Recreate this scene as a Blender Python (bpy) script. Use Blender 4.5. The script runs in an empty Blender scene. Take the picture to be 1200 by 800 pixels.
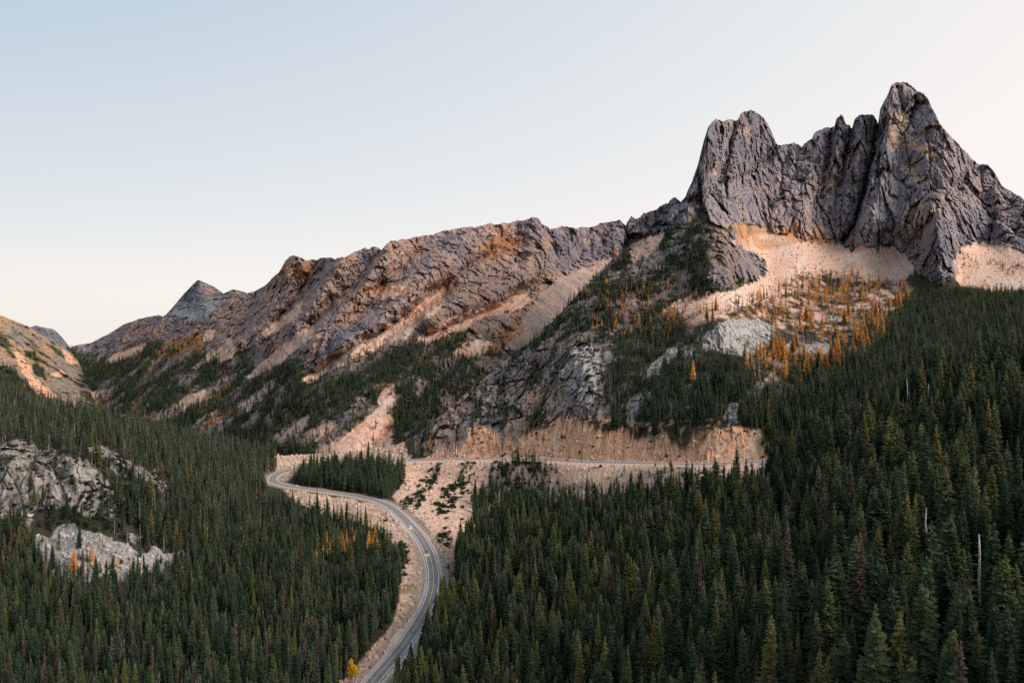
import bpy, math, random
import numpy as np
from mathutils import Vector

rng = np.random.default_rng(7)
random.seed(7)
C = bpy.context.scene.collection
F = 1039.0            # focal length in pixels of a 1200 px wide frame
CX, HY = 600.0, 380.0  # principal column and horizon row of that frame

# ----------------------------------------------------------------------------
# numpy helpers
# ----------------------------------------------------------------------------
def smooth(a, b, x):
    t = np.clip((x - a) / (b - a), 0, 1)
    return t * t * (3 - 2 * t)

def lerp(a, b, t):
    return a + (b - a) * t

class Perlin:
    def __init__(self, seed):
        r = np.random.default_rng(seed)
        p = r.permutation(256).astype(np.int32)
        self.p = np.concatenate([p, p, p])
        g = r.normal(size=(256, 3)); g /= np.linalg.norm(g, axis=1)[:, None]
        self.g = g.astype(np.float32)

    def __call__(self, x, y, z=None):
        x = np.asarray(x, np.float32); y = np.asarray(y, np.float32)
        z = np.zeros_like(x) + 0.37 if z is None else np.asarray(z, np.float32)
        xi = np.floor(x).astype(np.int32); yi = np.floor(y).astype(np.int32); zi = np.floor(z).astype(np.int32)
        xf, yf, zf = x - xi, y - yi, z - zi
        xi &= 255; yi &= 255; zi &= 255
        u = xf * xf * xf * (xf * (xf * 6 - 15) + 10)
        v = yf * yf * yf * (yf * (yf * 6 - 15) + 10)
        w = zf * zf * zf * (zf * (zf * 6 - 15) + 10)
        p, g = self.p, self.g
        def corner(i, j, k):
            h = p[p[p[xi + i] + yi + j] + zi + k]
            G = g[h]
            return G[..., 0] * (xf - i) + G[..., 1] * (yf - j) + G[..., 2] * (zf - k)
        a = lerp(corner(0, 0, 0), corner(1, 0, 0), u); b = lerp(corner(0, 1, 0), corner(1, 1, 0), u)
        c = lerp(corner(0, 0, 1), corner(1, 0, 1), u); d = lerp(corner(0, 1, 1), corner(1, 1, 1), u)
        return lerp(lerp(a, b, v), lerp(c, d, v), w) * 1.5

NZ = [Perlin(100 + i) for i in range(8)]

def fbm(n, x, y, z=None, octv=4, gain=0.5):
    s, a, t = 0, 1.0, 0
    for o in range(octv):
        k = 2.03 ** o
        s = s + a * NZ[(n + o) % 8](x * k, y * k, None if z is None else z * k)
        t += a; a *= gain
    return s / t

def ridged(n, x, y, z=None, octv=4, gain=0.5):
    s, a, t, prev = 0, 1.0, 0, 1.0
    for o in range(octv):
        k = 2.07 ** o
        v = 1 - np.abs(NZ[(n + o) % 8](x * k, y * k, None if z is None else z * k))
        v = v * v
        s = s + a * v * prev; prev = np.clip(v, 0, 1)
        t += a; a *= gain
    return s / t

def facets(x, y, z, seed):
    """angular blocks: every cell of a jittered lattice is a tilted plane of its own"""
    r = np.random.default_rng(seed); tab = r.random((512, 3)).astype(np.float32); val = r.random(512).astype(np.float32) - .5; grd = r.normal(size=(512, 3)).astype(np.float32)
    xi, yi, zi = [np.floor(q).astype(np.int32) for q in (x, y, z)]
    bd = np.full(x.shape, 9.0, np.float32); b2 = bd.copy(); out = np.zeros(x.shape, np.float32)
    for i in (-1, 0, 1):
        for j in (-1, 0, 1):
            for k in (-1, 0, 1):
                h = ((xi + i) * 73856093 ^ (yi + j) * 19349663 ^ (zi + k) * 83492791) & 511
                dx, dy, dz = x - xi - i - tab[h, 0], y - yi - j - tab[h, 1], z - zi - k - tab[h, 2]
                d = dx * dx + dy * dy + dz * dz
                m = d < bd
                v = .8 * val[h] + .8 * (grd[h, 0] * dx + grd[h, 1] * dy + grd[h, 2] * dz)
                b2 = np.where(m, bd, np.minimum(b2, d)); bd = np.where(m, d, bd); out = np.where(m, v, out)
    return out, 1 - smooth(0.0, .10, np.sqrt(b2) - np.sqrt(bd))

def pip(x, y, poly):
    """even-odd test of points against a closed outline"""
    P = np.asarray(poly, float)
    x0, y0 = P.min(0); x1, y1 = P.max(0)
    out = np.zeros(x.shape, bool)
    idx = np.nonzero((x >= x0) & (x <= x1) & (y >= y0) & (y <= y1))
    if len(idx[0]) == 0:
        return out
    px, py = x[idx], y[idx]
    ins = np.zeros(px.shape, bool)
    n = len(P)
    for i in range(n):
        ax, ay = P[i]; bx, by = P[(i + 1) % n]
        if ay == by: continue
        c = ((ay > py) != (by > py)) & (px < (bx - ax) * (py - ay) / (by - ay) + ax)
        ins ^= c
    out[idx] = ins
    return out

def seg_dist(x, y, line):
    """distance to an open polyline"""
    d = np.full(x.shape, 1e9, np.float32)
    for (ax, ay), (bx, by) in zip(line[:-1], line[1:]):
        vx, vy = bx - ax, by - ay
        t = np.clip(((x - ax) * vx + (y - ay) * vy) / (vx * vx + vy * vy + 1e-9), 0, 1)
        d = np.minimum(d, np.hypot(x - ax - t * vx, y - ay - t * vy))
    return d

def unproj(px, py, d):
    return np.stack([(px - CX) / F * d, d, (HY - py) / F * d], -1)

def column(x, y0, d0, segs, step=18):
    """walks up a slope profile: list of (row, slope) and returns control points (x, y, d)"""
    pts = [(x, y0, d0)]
    for y1, s in segs:
        T0 = (HY - y0) / F
        n = max(1, int(abs(y1 - y0) / step))
        for k in range(1, n + 1):
            y = y0 + (y1 - y0) * k / n
            pts.append((x, y, d0 * (s - T0) / (s - (HY - y) / F)))
        y0, d0 = y1, pts[-1][2]
    return pts

def tps(ctrl, xs, ys, reg=2e-4):
    """thin plate fit of 1/d over control points, on a coarse lattice"""
    ctrl = np.array(ctrl, float)
    q = ctrl[:, :2] / 100.0; v = 1000.0 / ctrl[:, 2]
    n = len(q)
    def ker(a, b):
        r2 = ((a[:, None, :] - b[None, :, :]) ** 2).sum(-1)
        return 0.5 * r2 * np.log(r2 + 1e-9)
    A = np.zeros((n + 3, n + 3)); A[:n, :n] = ker(q, q) + np.eye(n) * reg
    Pm = np.c_[np.ones(n), q]; A[:n, n:] = Pm; A[n:, :n] = Pm.T
    w = np.linalg.solve(A, np.r_[v, 0, 0, 0])
    gx, gy = np.meshgrid(xs, ys)
    pts = np.c_[gx.ravel(), gy.ravel()] / 100.0
    out = np.concatenate([ker(ch, q) @ w[:n] + np.c_[np.ones(len(ch)), ch] @ w[n:] for ch in np.array_split(pts, max(1, len(pts) // 4000))])
    return out.reshape(gx.shape)

def bilinear(tab, xs, ys, X, Y):
    fx = np.clip((X - xs[0]) / (xs[1] - xs[0]), 0, len(xs) - 1.001)
    fy = np.clip((Y - ys[0]) / (ys[1] - ys[0]), 0, len(ys) - 1.001)
    ix = fx.astype(int); iy = fy.astype(int); fx -= ix; fy -= iy
    return (tab[iy, ix] * (1 - fx) * (1 - fy) + tab[iy, ix + 1] * fx * (1 - fy) + tab[iy + 1, ix] * (1 - fx) * fy + tab[iy + 1, ix + 1] * fx * fy)

# ----------------------------------------------------------------------------
# object helpers
# ----------------------------------------------------------------------------
def mesh_from(name, verts, faces_flat, nper, mats=(), mat_idx=None, smooth_shade=False):
    """verts (n,3) and a flat array of corner indices, nper corners per face"""
    me = bpy.data.meshes.new(name)
    verts = np.asarray(verts, np.float32); faces_flat = np.asarray(faces_flat, np.int32).ravel()
    nf = len(faces_flat) // nper
    me.vertices.add(len(verts)); me.vertices.foreach_set('co', verts.ravel())
    me.loops.add(len(faces_flat)); me.loops.foreach_set('vertex_index', faces_flat)
    me.polygons.add(nf)
    me.polygons.foreach_set('loop_start', np.arange(nf, dtype=np.int32) * nper)
    me.polygons.foreach_set('use_smooth', np.full(nf, smooth_shade, bool))
    for m in mats: me.materials.append(m)
    if mat_idx is not None: me.polygons.foreach_set('material_index', np.asarray(mat_idx, np.int32))
    me.update(calc_edges=True)
    return me

def link(name, data, parent=None, loc=None):
    o = bpy.data.objects.new(name, data); C.objects.link(o)
    if parent: o.parent = parent
    if loc is not None: o.location = loc
    return o

def tag(o, label=None, cat=None, group=None, kind=None):
    if label: o['label'] = label
    if cat: o['category'] = cat
    if group: o['group'] = group
    if kind: o['kind'] = kind
    return o

# ----------------------------------------------------------------------------
# materials
# ----------------------------------------------------------------------------
def new_mat(name, rough=0.9, spec=0.2):
    m = bpy.data.materials.new(name); m.use_nodes = True
    b = m.node_tree.nodes['Principled BSDF']
    b.inputs['Roughness'].default_value = rough
    b.inputs['Specular IOR Level'].default_value = spec
    return m, m.node_tree, b

def plain_mat(name, col, rough=0.6, spec=0.4, emit=None, metal=0.0, vary=0.12, scale=3.0):
    m, nt, b = new_mat(name, rough, spec)
    n = nt.nodes.new('ShaderNodeTexNoise'); n.inputs['Scale'].default_value = scale; n.inputs['Detail'].default_value = 4
    tc = nt.nodes.new('ShaderNodeTexCoord'); nt.links.new(tc.outputs['Object'], n.inputs['Vector'])
    r = nt.nodes.new('ShaderNodeValToRGB')
    r.color_ramp.elements[0].position = 0.3; r.color_ramp.elements[1].position = 0.7
    r.color_ramp.elements[0].color = (*[c * (1 - vary) for c in col], 1); r.color_ramp.elements[1].color = (*[min(1, c * (1 + vary)) for c in col], 1)
    nt.links.new(n.outputs['Fac'], r.inputs['Fac']); nt.links.new(r.outputs['Color'], b.inputs['Base Color'])
    b.inputs['Metallic'].default_value = metal
    if emit:
        b.inputs['Emission Color'].default_value = (*emit[0], 1); b.inputs['Emission Strength'].default_value = emit[1]
    return m

def terrain_mat(name, fine=0.5, bump=0.6, bscale=0.12):
    """mineral colour stored on the surface, broken up by world-anchored noise, with fine relief"""
    m, nt, b = new_mat(name, 0.95, 0.1)
    N, L = nt.nodes, nt.links
    at = N.new('ShaderNodeAttribute'); at.attribute_name = 'mineral'
    tc = N.new('ShaderNodeTexCoord')
    n1 = N.new('ShaderNodeTexNoise'); n1.inputs['Scale'].default_value = fine; n1.inputs['Detail'].default_value = 8; n1.inputs['Roughness'].default_value = 0.65
    L.new(tc.outputs['Object'], n1.inputs['Vector'])
    mr = N.new('ShaderNodeMapRange'); mr.inputs[1].default_value = 0.25; mr.inputs[2].default_value = 0.75; mr.inputs[3].default_value = 0.50; mr.inputs[4].default_value = 1.5
    L.new(n1.outputs['Fac'], mr.inputs[0])
    mx = N.new('ShaderNodeVectorMath'); mx.operation = 'SCALE'
    L.new(at.outputs['Color'], mx.inputs[0]); L.new(mr.outputs[0], mx.inputs['Scale'])
    L.new(mx.outputs[0], b.inputs['Base Color'])
    n2 = N.new('ShaderNodeTexNoise'); n2.inputs['Scale'].default_value = bscale; n2.inputs['Detail'].default_value = 10; n2.inputs['Roughness'].default_value = 0.7
    L.new(tc.outputs['Object'], n2.inputs['Vector'])
    bp = N.new('ShaderNodeBump'); bp.inputs['Strength'].default_value = bump; bp.inputs['Distance'].default_value = 4.0
    L.new(n2.outputs['Fac'], bp.inputs['Height']); L.new(bp.outputs['Normal'], b.inputs['Normal'])
    return m

def foliage_mat(name, c0, c1, c2):
    """needle colour: varies from tree to tree and clump to clump"""
    m, nt, b = new_mat(name, 0.85, 0.15)
    N, L = nt.nodes, nt.links
    oi = N.new('ShaderNodeObjectInfo')
    r = N.new('ShaderNodeValToRGB'); e = r.color_ramp.elements
    e[0].color = (*c0, 1); e[1].color = (*c2, 1); k = e.new(0.55); k.color = (*c1, 1)
    L.new(oi.outputs['Random'], r.inputs['Fac'])
    tc = N.new('ShaderNodeTexCoord')
    n = N.new('ShaderNodeTexNoise'); n.inputs['Scale'].default_value = 9; n.inputs['Detail'].default_value = 3
    L.new(tc.outputs['Object'], n.inputs['Vector'])
    mr = N.new('ShaderNodeMapRange'); mr.inputs[1].default_value = 0.3; mr.inputs[2].default_value = 0.7; mr.inputs[3].default_value = 0.6; mr.inputs[4].default_value = 1.45
    L.new(n.outputs['Fac'], mr.inputs[0])
    mx = N.new('ShaderNodeVectorMath'); mx.operation = 'SCALE'
    L.new(r.outputs['Color'], mx.inputs[0]); L.new(mr.outputs[0], mx.inputs['Scale'])
    L.new(mx.outputs[0], b.inputs['Base Color'])
    tr = N.new('ShaderNodeBsdfTranslucent'); L.new(mx.outputs[0], tr.inputs['Color'])
    ms = N.new('ShaderNodeMixShader'); ms.inputs[0].default_value = 0.25
    L.new(b.outputs[0], ms.inputs[1]); L.new(tr.outputs[0], ms.inputs[2])
    L.new(ms.outputs[0], N['Material Output'].inputs['Surface'])
    return m

M_ROCK = terrain_mat('weathered_rock', 0.35, 0.6, 0.22)
M_FARROCK = terrain_mat('distant_rock', 0.18, 0.5, 0.14)
M_FLOOR = terrain_mat('forest_floor', 0.6, 0.5, 0.2)
M_BARK = plain_mat('grey_bark', (0.13, 0.112, 0.098), 0.95, 0.1, vary=0.35, scale=12)
M_DEADWOOD = plain_mat('bleached_wood', (0.38, 0.345, 0.32), 0.9, 0.1, vary=0.4, scale=9)
M_FIR = foliage_mat('fir_needles', (0.020, 0.038, 0.022), (0.034, 0.054, 0.026), (0.062, 0.077, 0.033))
M_OLIVE = foliage_mat('olive_needles', (0.060, 0.078, 0.030), (0.088, 0.096, 0.034), (0.125, 0.112, 0.040))
M_BROWN = foliage_mat('browned_needles', (0.062, 0.050, 0.038), (0.080, 0.060, 0.042), (0.110, 0.068, 0.038))
M_GREYNEEDLE = foliage_mat('dying_needles', (0.060, 0.052, 0.046), (0.085, 0.074, 0.066), (0.070, 0.055, 0.045))
M_LARCH = foliage_mat('golden_larch_needles', (0.30, 0.165, 0.055), (0.52, 0.225, 0.06), (0.72, 0.36, 0.075))
M_YELLOW = foliage_mat('yellow_leaves', (0.55, 0.38, 0.02), (0.62, 0.42, 0.02), (0.70, 0.46, 0.03))
M_SHRUB = foliage_mat('shrub_leaves', (0.020, 0.036, 0.018), (0.035, 0.052, 0.022), (0.055, 0.066, 0.026))
M_SAPLING = foliage_mat('young_needles', (0.028, 0.06, 0.022), (0.04, 0.075, 0.026), (0.055, 0.085, 0.03))

# ----------------------------------------------------------------------------
# terrain layers
# ----------------------------------------------------------------------------
ROAD_PX = [  # centre line: image column, row of the survey, height below the camera
    (425, 815, -206), (438, 796, -205), (468, 762, -202), (486, 736, -199.5), (502, 708, -196.5), (508, 684, -194), (507, 664, -192.5),
    (502, 646, -191.5), (492, 628, -191), (480, 614, -190.5), (466, 600, -190), (448, 588.5, -189.5), (420, 581, -189), (380, 575, -188),
    (348, 571, -187), (328, 567, -186), (318.5, 562, -185), (324, 555.5, -184), (337, 551, -183), (366, 547, -181), (399, 544, -178),
    (442, 541, -174), (480, 539, -170), (540, 537.5, -164.5), (590, 537, -160), (647, 538.7, -155), (680, 540.8, -152), (742, 542, -147), (809, 543.5, -141),
    (847, 542.5, -137.5), (912, 539.5, -132), (990, 536, -125)]

def catmull(pts, step):
    pts = np.array(pts, float); out = []
    P = np.vstack([2 * pts[0] - pts[1], pts, 2 * pts[-1] - pts[-2]])
    for i in range(1, len(P) - 2):
        n = max(2, int(np.linalg.norm(P[i + 1] - P[i]) / step))
        for k in range(n):
            t = k / n
            out.append(0.5 * (2 * P[i] + (P[i + 1] - P[i - 1]) * t + (2 * P[i - 1] - 5 * P[i] + 4 * P[i + 1] - P[i + 2]) * t * t + (3 * P[i] - P[i - 1] - 3 * P[i + 1] + P[i + 2]) * t ** 3))
    out.append(P[-2])
    return np.array(out)

_rw = np.array([unproj(x, y, z * F / (HY - y)) for x, y, z in ROAD_PX])
ROAD = catmull(_rw, 3.0)
for _ in range(12):
    ROAD[1:-1] = 0.25 * ROAD[:-2] + 0.5 * ROAD[1:-1] + 0.25 * ROAD[2:]

def road_ctrl():
    return [(x, y, z * F / (HY - y)) for x, y, z in ROAD_PX[1:]]

class Layer:
    def __init__(self, name, ridge, ybot, ctrl, x0, x1, sx, sy, back, jag=None):
        self.name = name
        self.xs = np.arange(x0, x1 + 0.01, sx)
        R = np.array(ridge, float)
        yr = np.interp(self.xs, R[:, 0], R[:, 1])
        if jag is not None: yr = yr + jag(self.xs)
        self.yr = yr
        nr = int((ybot - yr.min()) / sy)
        t = np.linspace(0, 1, nr) ** 1.0
        self.nr, self.nc = nr, len(self.xs)
        self.X = np.repeat(self.xs[None, :], nr, 0)
        self.Y = yr[None, :] + (ybot - yr)[None, :] * t[:, None]
        lx = np.arange(x0 - 8, x1 + 16, 8.0); ly = np.arange(yr.min() - 8, ybot + 16, 8.0)
        tab = tps(ctrl, lx, ly)
        self.lx, self.ly, self.tab, self.back = lx, ly, tab, back
        self.D = 1000.0 / np.clip(bilinear(tab, lx, ly, self.X, self.Y), 0.1, 8)
        self.dens = {}

    def world(self):
        return unproj(self.X, self.Y, self.D)

    def finish(self, P, col, mat):
        """adds the far side, which drops away behind the crest, and writes the mesh"""
        nb = len(self.back)
        P0 = P[0]
        rows = []
        for dd, dz in reversed(self.back):
            q = P0.copy(); s = (q[:, 1] + dd) / q[:, 1]
            q[:, 0] *= s; q[:, 1] += dd; q[:, 2] -= dz
            rows.append(q)
        A = np.concatenate([np.array(rows), P], 0)
        cc = np.concatenate([np.repeat(col[:1], nb, 0), col], 0)
        nr, nc = A.shape[:2]
        i = np.arange(nr * nc).reshape(nr, nc)
        q = np.stack([i[:-1, :-1], i[1:, :-1], i[1:, 1:], i[:-1, 1:]], -1).reshape(-1, 4)
        me = mesh_from(self.name, A.reshape(-1, 3), q, 4, [mat], None, False)
        ca = me.color_attributes.new('mineral', 'FLOAT_COLOR', 'POINT')
        c4 = np.ones((nr * nc, 4), np.float32); c4[:, :3] = cc.reshape(-1, 3)
        ca.data.foreach_set('color', c4.ravel())
        self.P = P
        o = link(self.name, me)
        tag(o, kind='structure')
        return o

def warp(X, Y, a=5.0, s=0.05, n=0):
    return (X + a * fbm(n, X * s, Y * s, octv=3) * 1.6, Y + a * fbm(n + 3, X * s + 31, Y * s + 7, octv=3) * 1.2)

def region(X, Y, polys):
    m = np.zeros(X.shape, bool)
    for p in polys: m |= pip(X, Y, p)
    return m.astype(np.float32)

def mixc(col, c, m):
    return col + (np.asarray(c, np.float32) - col) * m[..., None]

def soften(m, k=1):
    for _ in range(k):
        p = np.pad(m, 1, mode='edge')
        m = (p[:-2, 1:-1] + p[2:, 1:-1] + p[1:-1, :-2] + p[1:-1, 2:] + 2 * m) / 6
    return m

# colours of the ground, as albedo
ROCK_A = np.array((0.225, 0.193, 0.195)); ROCK_B = np.array((0.35, 0.25, 0.20)); ROCK_C = np.array((0.120, 0.108, 0.125))
STAIN = np.array((0.40, 0.215, 0.12)); TALUS = np.array((0.60, 0.40, 0.30)); TALUS_G = np.array((0.52, 0.44, 0.385)); PALE = np.array((0.38, 0.345, 0.325))
SCRUB = np.array((0.036, 0.044, 0.022)); DUFF = np.array((0.046, 0.040, 0.028)); RUST = np.array((0.30, 0.135, 0.05))

BACK = [(4, 3), (12, 12), (30, 34), (70, 80), (140, 170), (300, 380), (600, 700)]
BACK_SOFT = [(6, 2), (20, 8), (60, 26), (120, 60), (250, 120)]

# --- main massif: towers, spur, road benches, left bank --------------------------------
RIDGE_M = [(-260, 448), (0, 455), (60, 471), (130, 487), (200, 506), (250, 516), (280, 522), (330, 534), (360, 532), (400, 530), (430, 527), (460, 522), (480, 515), (510, 492),
    (540, 466), (570, 441), (604, 413), (634, 392), (660, 363), (681, 341), (700, 321), (715, 306), (726, 297), (730, 286), (733, 266), (736, 259), (740, 254), (747, 256), (754, 250),
    (765, 247), (776, 241), (783, 238), (790, 230), (793, 232), (798, 236), (803, 231), (807, 222), (811, 213), (818, 192), (825, 164), (828, 155), (831, 148), (835, 142), (839, 139),
    (848, 142), (852, 140), (857, 140), (864, 141), (869, 132), (875, 130), (880, 129), (887, 132), (895, 138), (902, 150), (906, 160), (910, 169), (920, 170), (929, 166), (934, 168),
    (939, 172), (945, 167), (951, 162), (955, 156), (960, 152), (966, 151), (971, 149), (978, 148), (979.5, 141), (981, 138), (985, 135), (988, 137), (990, 143), (992, 146), (996, 147),
    (998, 153), (999.5, 147), (1001, 141), (1004, 137), (1008, 135), (1014, 134), (1021, 134), (1025, 136), (1028, 140), (1029, 145), (1030, 139), (1031, 129), (1036, 119), (1041, 110),
    (1043, 103), (1046, 99), (1050, 97), (1056, 96), (1062, 97), (1067, 99), (1070, 103), (1073, 107), (1079, 108), (1084, 111), (1088, 117), (1091, 124), (1097, 135), (1102, 146),
    (1109, 154), (1116, 162), (1123, 169), (1130, 176), (1135, 182), (1139, 187), (1146, 193), (1152, 192), (1158, 193), (1162, 198), (1165, 202), (1170, 210), (1175, 218), (1186, 225),
    (1200, 234), (1240, 255), (1300, 280), (1460, 330)]
ctrl = road_ctrl()
for c in [(-250, 900, 416, [(690, .02), (620, .6), (525, 2.0), (450, .08)]), (0, 900, 416, [(690, .02), (620, .6), (525, 2.0), (455, .08)]),
          (80, 900, 416, [(688, .02), (618, .6), (530, 1.6), (473, .1)]), (150, 900, 416, [(685, .02), (640, .6), (535, .7), (487, .13)]),
          (230, 900, 416, [(670, .02), (560, .22), (512, .1)]), (300, 900, 416, [(640, .02), (535, .1)]),
          (360, 900, 416, [(620, .02), (588, .3)]), (420, 760, 560, [(640, .01), (597, .2)]), (400, 900, 420, [(800, -.02), (700, .0)]),
          (480, 539, 1111, [(525, .7), (512, .62)]), (540, 537.5, 1083, [(510, .9), (462, .62)]), (600, 537, 1055, [(505, .9), (410, .6)]),
          (650, 538.7, 1012, [(500, 1.0), (430, .75), (375, .5)]), (700, 541, 968, [(500, 1.0), (420, .8), (325, .5)]), (740, 542, 943, [(510, 1.0), (430, .7), (292, .55), (255, 1.6)]),
          (800, 544, 897, [(508, 1.0), (400, .6), (340, .5), (275, .8), (235, 1.2)]), (850, 542.5, 879, [(505, 1.0), (420, .5), (378, .9), (345, .4), (300, .9), (265, .5), (200, 1.2), (136, 3.0)]),
          (885, 541, 868, [(505, .9), (400, .45), (330, .36), (275, .55), (200, 1.4), (129, 2.6)]), (930, 539, 855, [(520, .6), (420, .4), (345, .35), (285, .5), (168, 1.5)]),
          (965, 537, 842, [(420, .4), (340, .3), (288, .5), (152, 1.9)]), (1010, 560, 775, [(420, .35), (340, .3), (290, .5), (135, 2.1)]),
          (1056, 560, 740, [(420, .32), (335, .28), (295, .5), (200, 2.2), (97, 2.7)]), (1100, 560, 720, [(340, .3), (320, .5), (250, 1.4), (225, .8), (144, 2.2)]),
          (1150, 560, 705, [(340, .3), (285, .5), (193, 1.3)]), (1200, 560, 690, [(338, .3), (290, .55), (234, 1.0)]), (1300, 560, 680, [(345, .3), (300, .5), (280, .8)]), (1460, 560, 680, [(345, .3), (330, .5)]),
          (540, 537.5, 1083, [(575, .65), (640, .02)]), (600, 537, 1055, [(590, .65), (680, .0)]), (680, 540.8, 982, [(600, .65), (680, .05)]), (760, 542.5, 930, [(600, .6), (660, .1)]),
          (850, 542.5, 879, [(590, .5), (640, .1)]), (500, 538.5, 1102, [(565, .62)])]:
    ctrl += column(*c)[1:] if len(ctrl) and c[1] in (537.5, 537, 538.7, 541, 542, 544, 542.5, 539, 540.8, 538.5) else column(*c)
ctrl += [(1000, 660, 720), (1200, 660, 620), (1460, 660, 600), (700, 800, 600), (560, 640, 850), (540, 680, 735), (520, 740, 590), (600, 800, 560), (480, 830, 475)]
def jagM(x):
    a = np.where((x > 730) & (x < 1200), 2.6, np.where((x > 600) & (x <= 730), 1.2, 0.4))
    return a * (fbm(1, x * 0.16, x * 0 + 3, octv=5, gain=.62) * 1.6)
LM = Layer('mountain', RIDGE_M, 905, ctrl, -260, 1460, 1.25, 1.3, BACK, jagM)

def bump_line(L, line, width, amp, side=0):
    """a crack (positive) is V shaped and narrow; a rib (negative) has a sharp crest"""
    if not hasattr(L, 'wob'): L.wob = warp(L.X.astype(np.float32), L.Y.astype(np.float32), 3.5, .09, 6)
    ux, uy = L.wob
    d = seg_dist(ux, uy, line)
    return amp * (np.exp(-d / width * 1.25) if amp > 0 else np.clip(1 - d / (1.9 * width), 0, 1))

X, Y = LM.X.astype(np.float32), LM.Y.astype(np.float32)
wx, wy = warp(X, Y, 5, 0.05)
TOWER = [[(710, 310), (712, 250), (733, 240), (790, 222), (818, 180), (840, 120), (880, 115), (905, 140), (940, 150), (990, 120), (1010, 120), (1050, 80), (1090, 95), (1140, 170), (1180, 205), (1320, 260), (1320, 285), (1200, 292), (1150, 284),
          (1126, 300), (1122, 322), (1095, 334), (1076, 322), (1062, 296), (1045, 288), (1000, 292), (980, 286), (940, 280), (905, 270), (880, 262), (850, 268), (815, 258), (790, 262), (755, 276), (728, 300)]]
TALUS_P = [[(855, 283), (880, 274), (905, 270), (940, 284), (985, 288), (1000, 292), (1045, 290), (1062, 298), (1072, 318), (1050, 332), (1010, 327), (985, 322), (950, 322), (925, 326), (935, 340), (900, 350), (860, 364), (830, 369), (800, 366),
            (783, 358), (800, 348), (840, 346), (870, 336), (899, 322), (902, 305), (880, 298)],
           [(1125, 290), (1150, 284), (1180, 288), (1200, 296), (1460, 320), (1460, 340), (1200, 342), (1150, 338), (1120, 330), (1118, 310)],
           [(735, 284), (760, 278), (780, 275), (775, 288), (755, 300), (742, 306)]]
EARTH = [[(474, 541), (500, 528), (520, 516), (540, 506), (562, 500), (600, 506), (640, 500), (658, 490), (675, 488), (690, 500), (740, 506), (775, 501), (800, 507), (832, 504), (850, 500), (872, 500), (895, 514), (922, 530), (924, 546), (470, 547)]]
EMBANK = [[(440, 548), (474, 541), (915, 543), (908, 560), (880, 580), (700, 620), (560, 660), (530, 690), (520, 650), (505, 622), (480, 596), (460, 582), (474, 562), (462, 552)]]
ROADSIDE = [[(330, 572), (370, 578), (420, 586), (452, 594), (475, 612), (492, 634), (498, 665), (494, 700), (482, 732), (460, 766), (418, 815), (396, 815), (436, 757), (463, 722), (470, 690), (471, 662), (466, 642), (446, 622), (420, 611), (380, 602), (350, 590)],
            [(322, 526), (370, 522), (400, 518), (440, 515), (472, 508), (478, 528), (462, 545), (445, 545), (400, 548), (360, 550), (345, 556), (340, 563), (322, 560)],
            [(500, 622), (522, 640), (528, 680), (520, 720), (505, 745), (480, 780), (470, 780), (495, 735), (512, 700), (514, 660), (506, 636)]]
CLIFF = [[(-260, 520), (0, 521), (20, 516), (45, 520), (75, 533), (98, 538), (122, 556), (138, 585), (128, 608), (105, 606), (75, 594), (40, 600), (25, 612), (10, 606), (-260, 615)],
         [(100, 522), (125, 524), (150, 538), (180, 553), (208, 572), (200, 580), (170, 564), (140, 556), (115, 542)]]
LEFT_TALUS = [[(36, 640), (40, 628), (58, 630), (66, 616), (85, 613), (96, 620), (118, 624), (130, 634), (152, 640), (158, 648), (172, 650), (178, 640), (196, 648), (217, 643), (218, 660), (200, 662), (190, 672), (172, 668), (164, 682), (142, 682), (128, 694), (112, 684), (95, 692), (74, 676), (58, 680), (48, 660)],
              [(24, 600), (36, 600), (36, 622), (28, 624)], [(150, 622), (165, 628), (160, 640), (148, 634)]]
SLAB = [[(655, 436), (668, 415), (682, 404), (700, 412), (706, 432), (698, 456), (684, 468), (670, 466), (660, 452)], [(822, 396), (838, 382), (858, 374), (885, 375), (908, 384), (902, 395), (892, 410), (872, 418), (846, 412), (825, 408)],
        [(752, 447), (764, 426), (784, 408), (800, 408), (784, 426), (766, 446)], [(940, 409), (955, 400), (976, 404), (972, 418), (950, 416)], [(917, 403), (930, 398), (934, 406), (920, 409)], [(968, 370), (982, 368), (986, 377), (972, 378)],
        [(733, 492), (738, 466), (750, 462), (752, 480), (742, 500)], [(846, 490), (854, 470), (872, 474), (870, 492), (856, 498)], [(1140, 412), (1158, 408), (1160, 418), (1144, 420)], [(800, 414), (815, 405), (822, 412), (806, 420)]]
CRAGS = [[(486, 528), (484, 508), (520, 470), (560, 432), (600, 402), (660, 396), (705, 408), (712, 440), (700, 484), (660, 492), (600, 508), (560, 506), (520, 520)]]
SPUR = [[(590, 412), (650, 355), (690, 312), (728, 276), (790, 262), (850, 268), (862, 285), (900, 310), (890, 330), (840, 346), (790, 352), (770, 372), (730, 410), (700, 404), (640, 404)]]
OUTCROP = [[(836, 292), (858, 270), (872, 290), (894, 304), (902, 316), (890, 326), (862, 330), (842, 342), (826, 322)]]
REDGULLY = [[(856, 266), (872, 262), (900, 268), (938, 262), (946, 274), (925, 286), (892, 292), (868, 284)], [(940, 282), (960, 262), (975, 280), (990, 285), (975, 292)]]
BUTTRESS = [[(1076, 322), (1080, 296), (1090, 270), (1098, 246), (1112, 262), (1122, 290), (1124, 320), (1104, 332)]]

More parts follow.
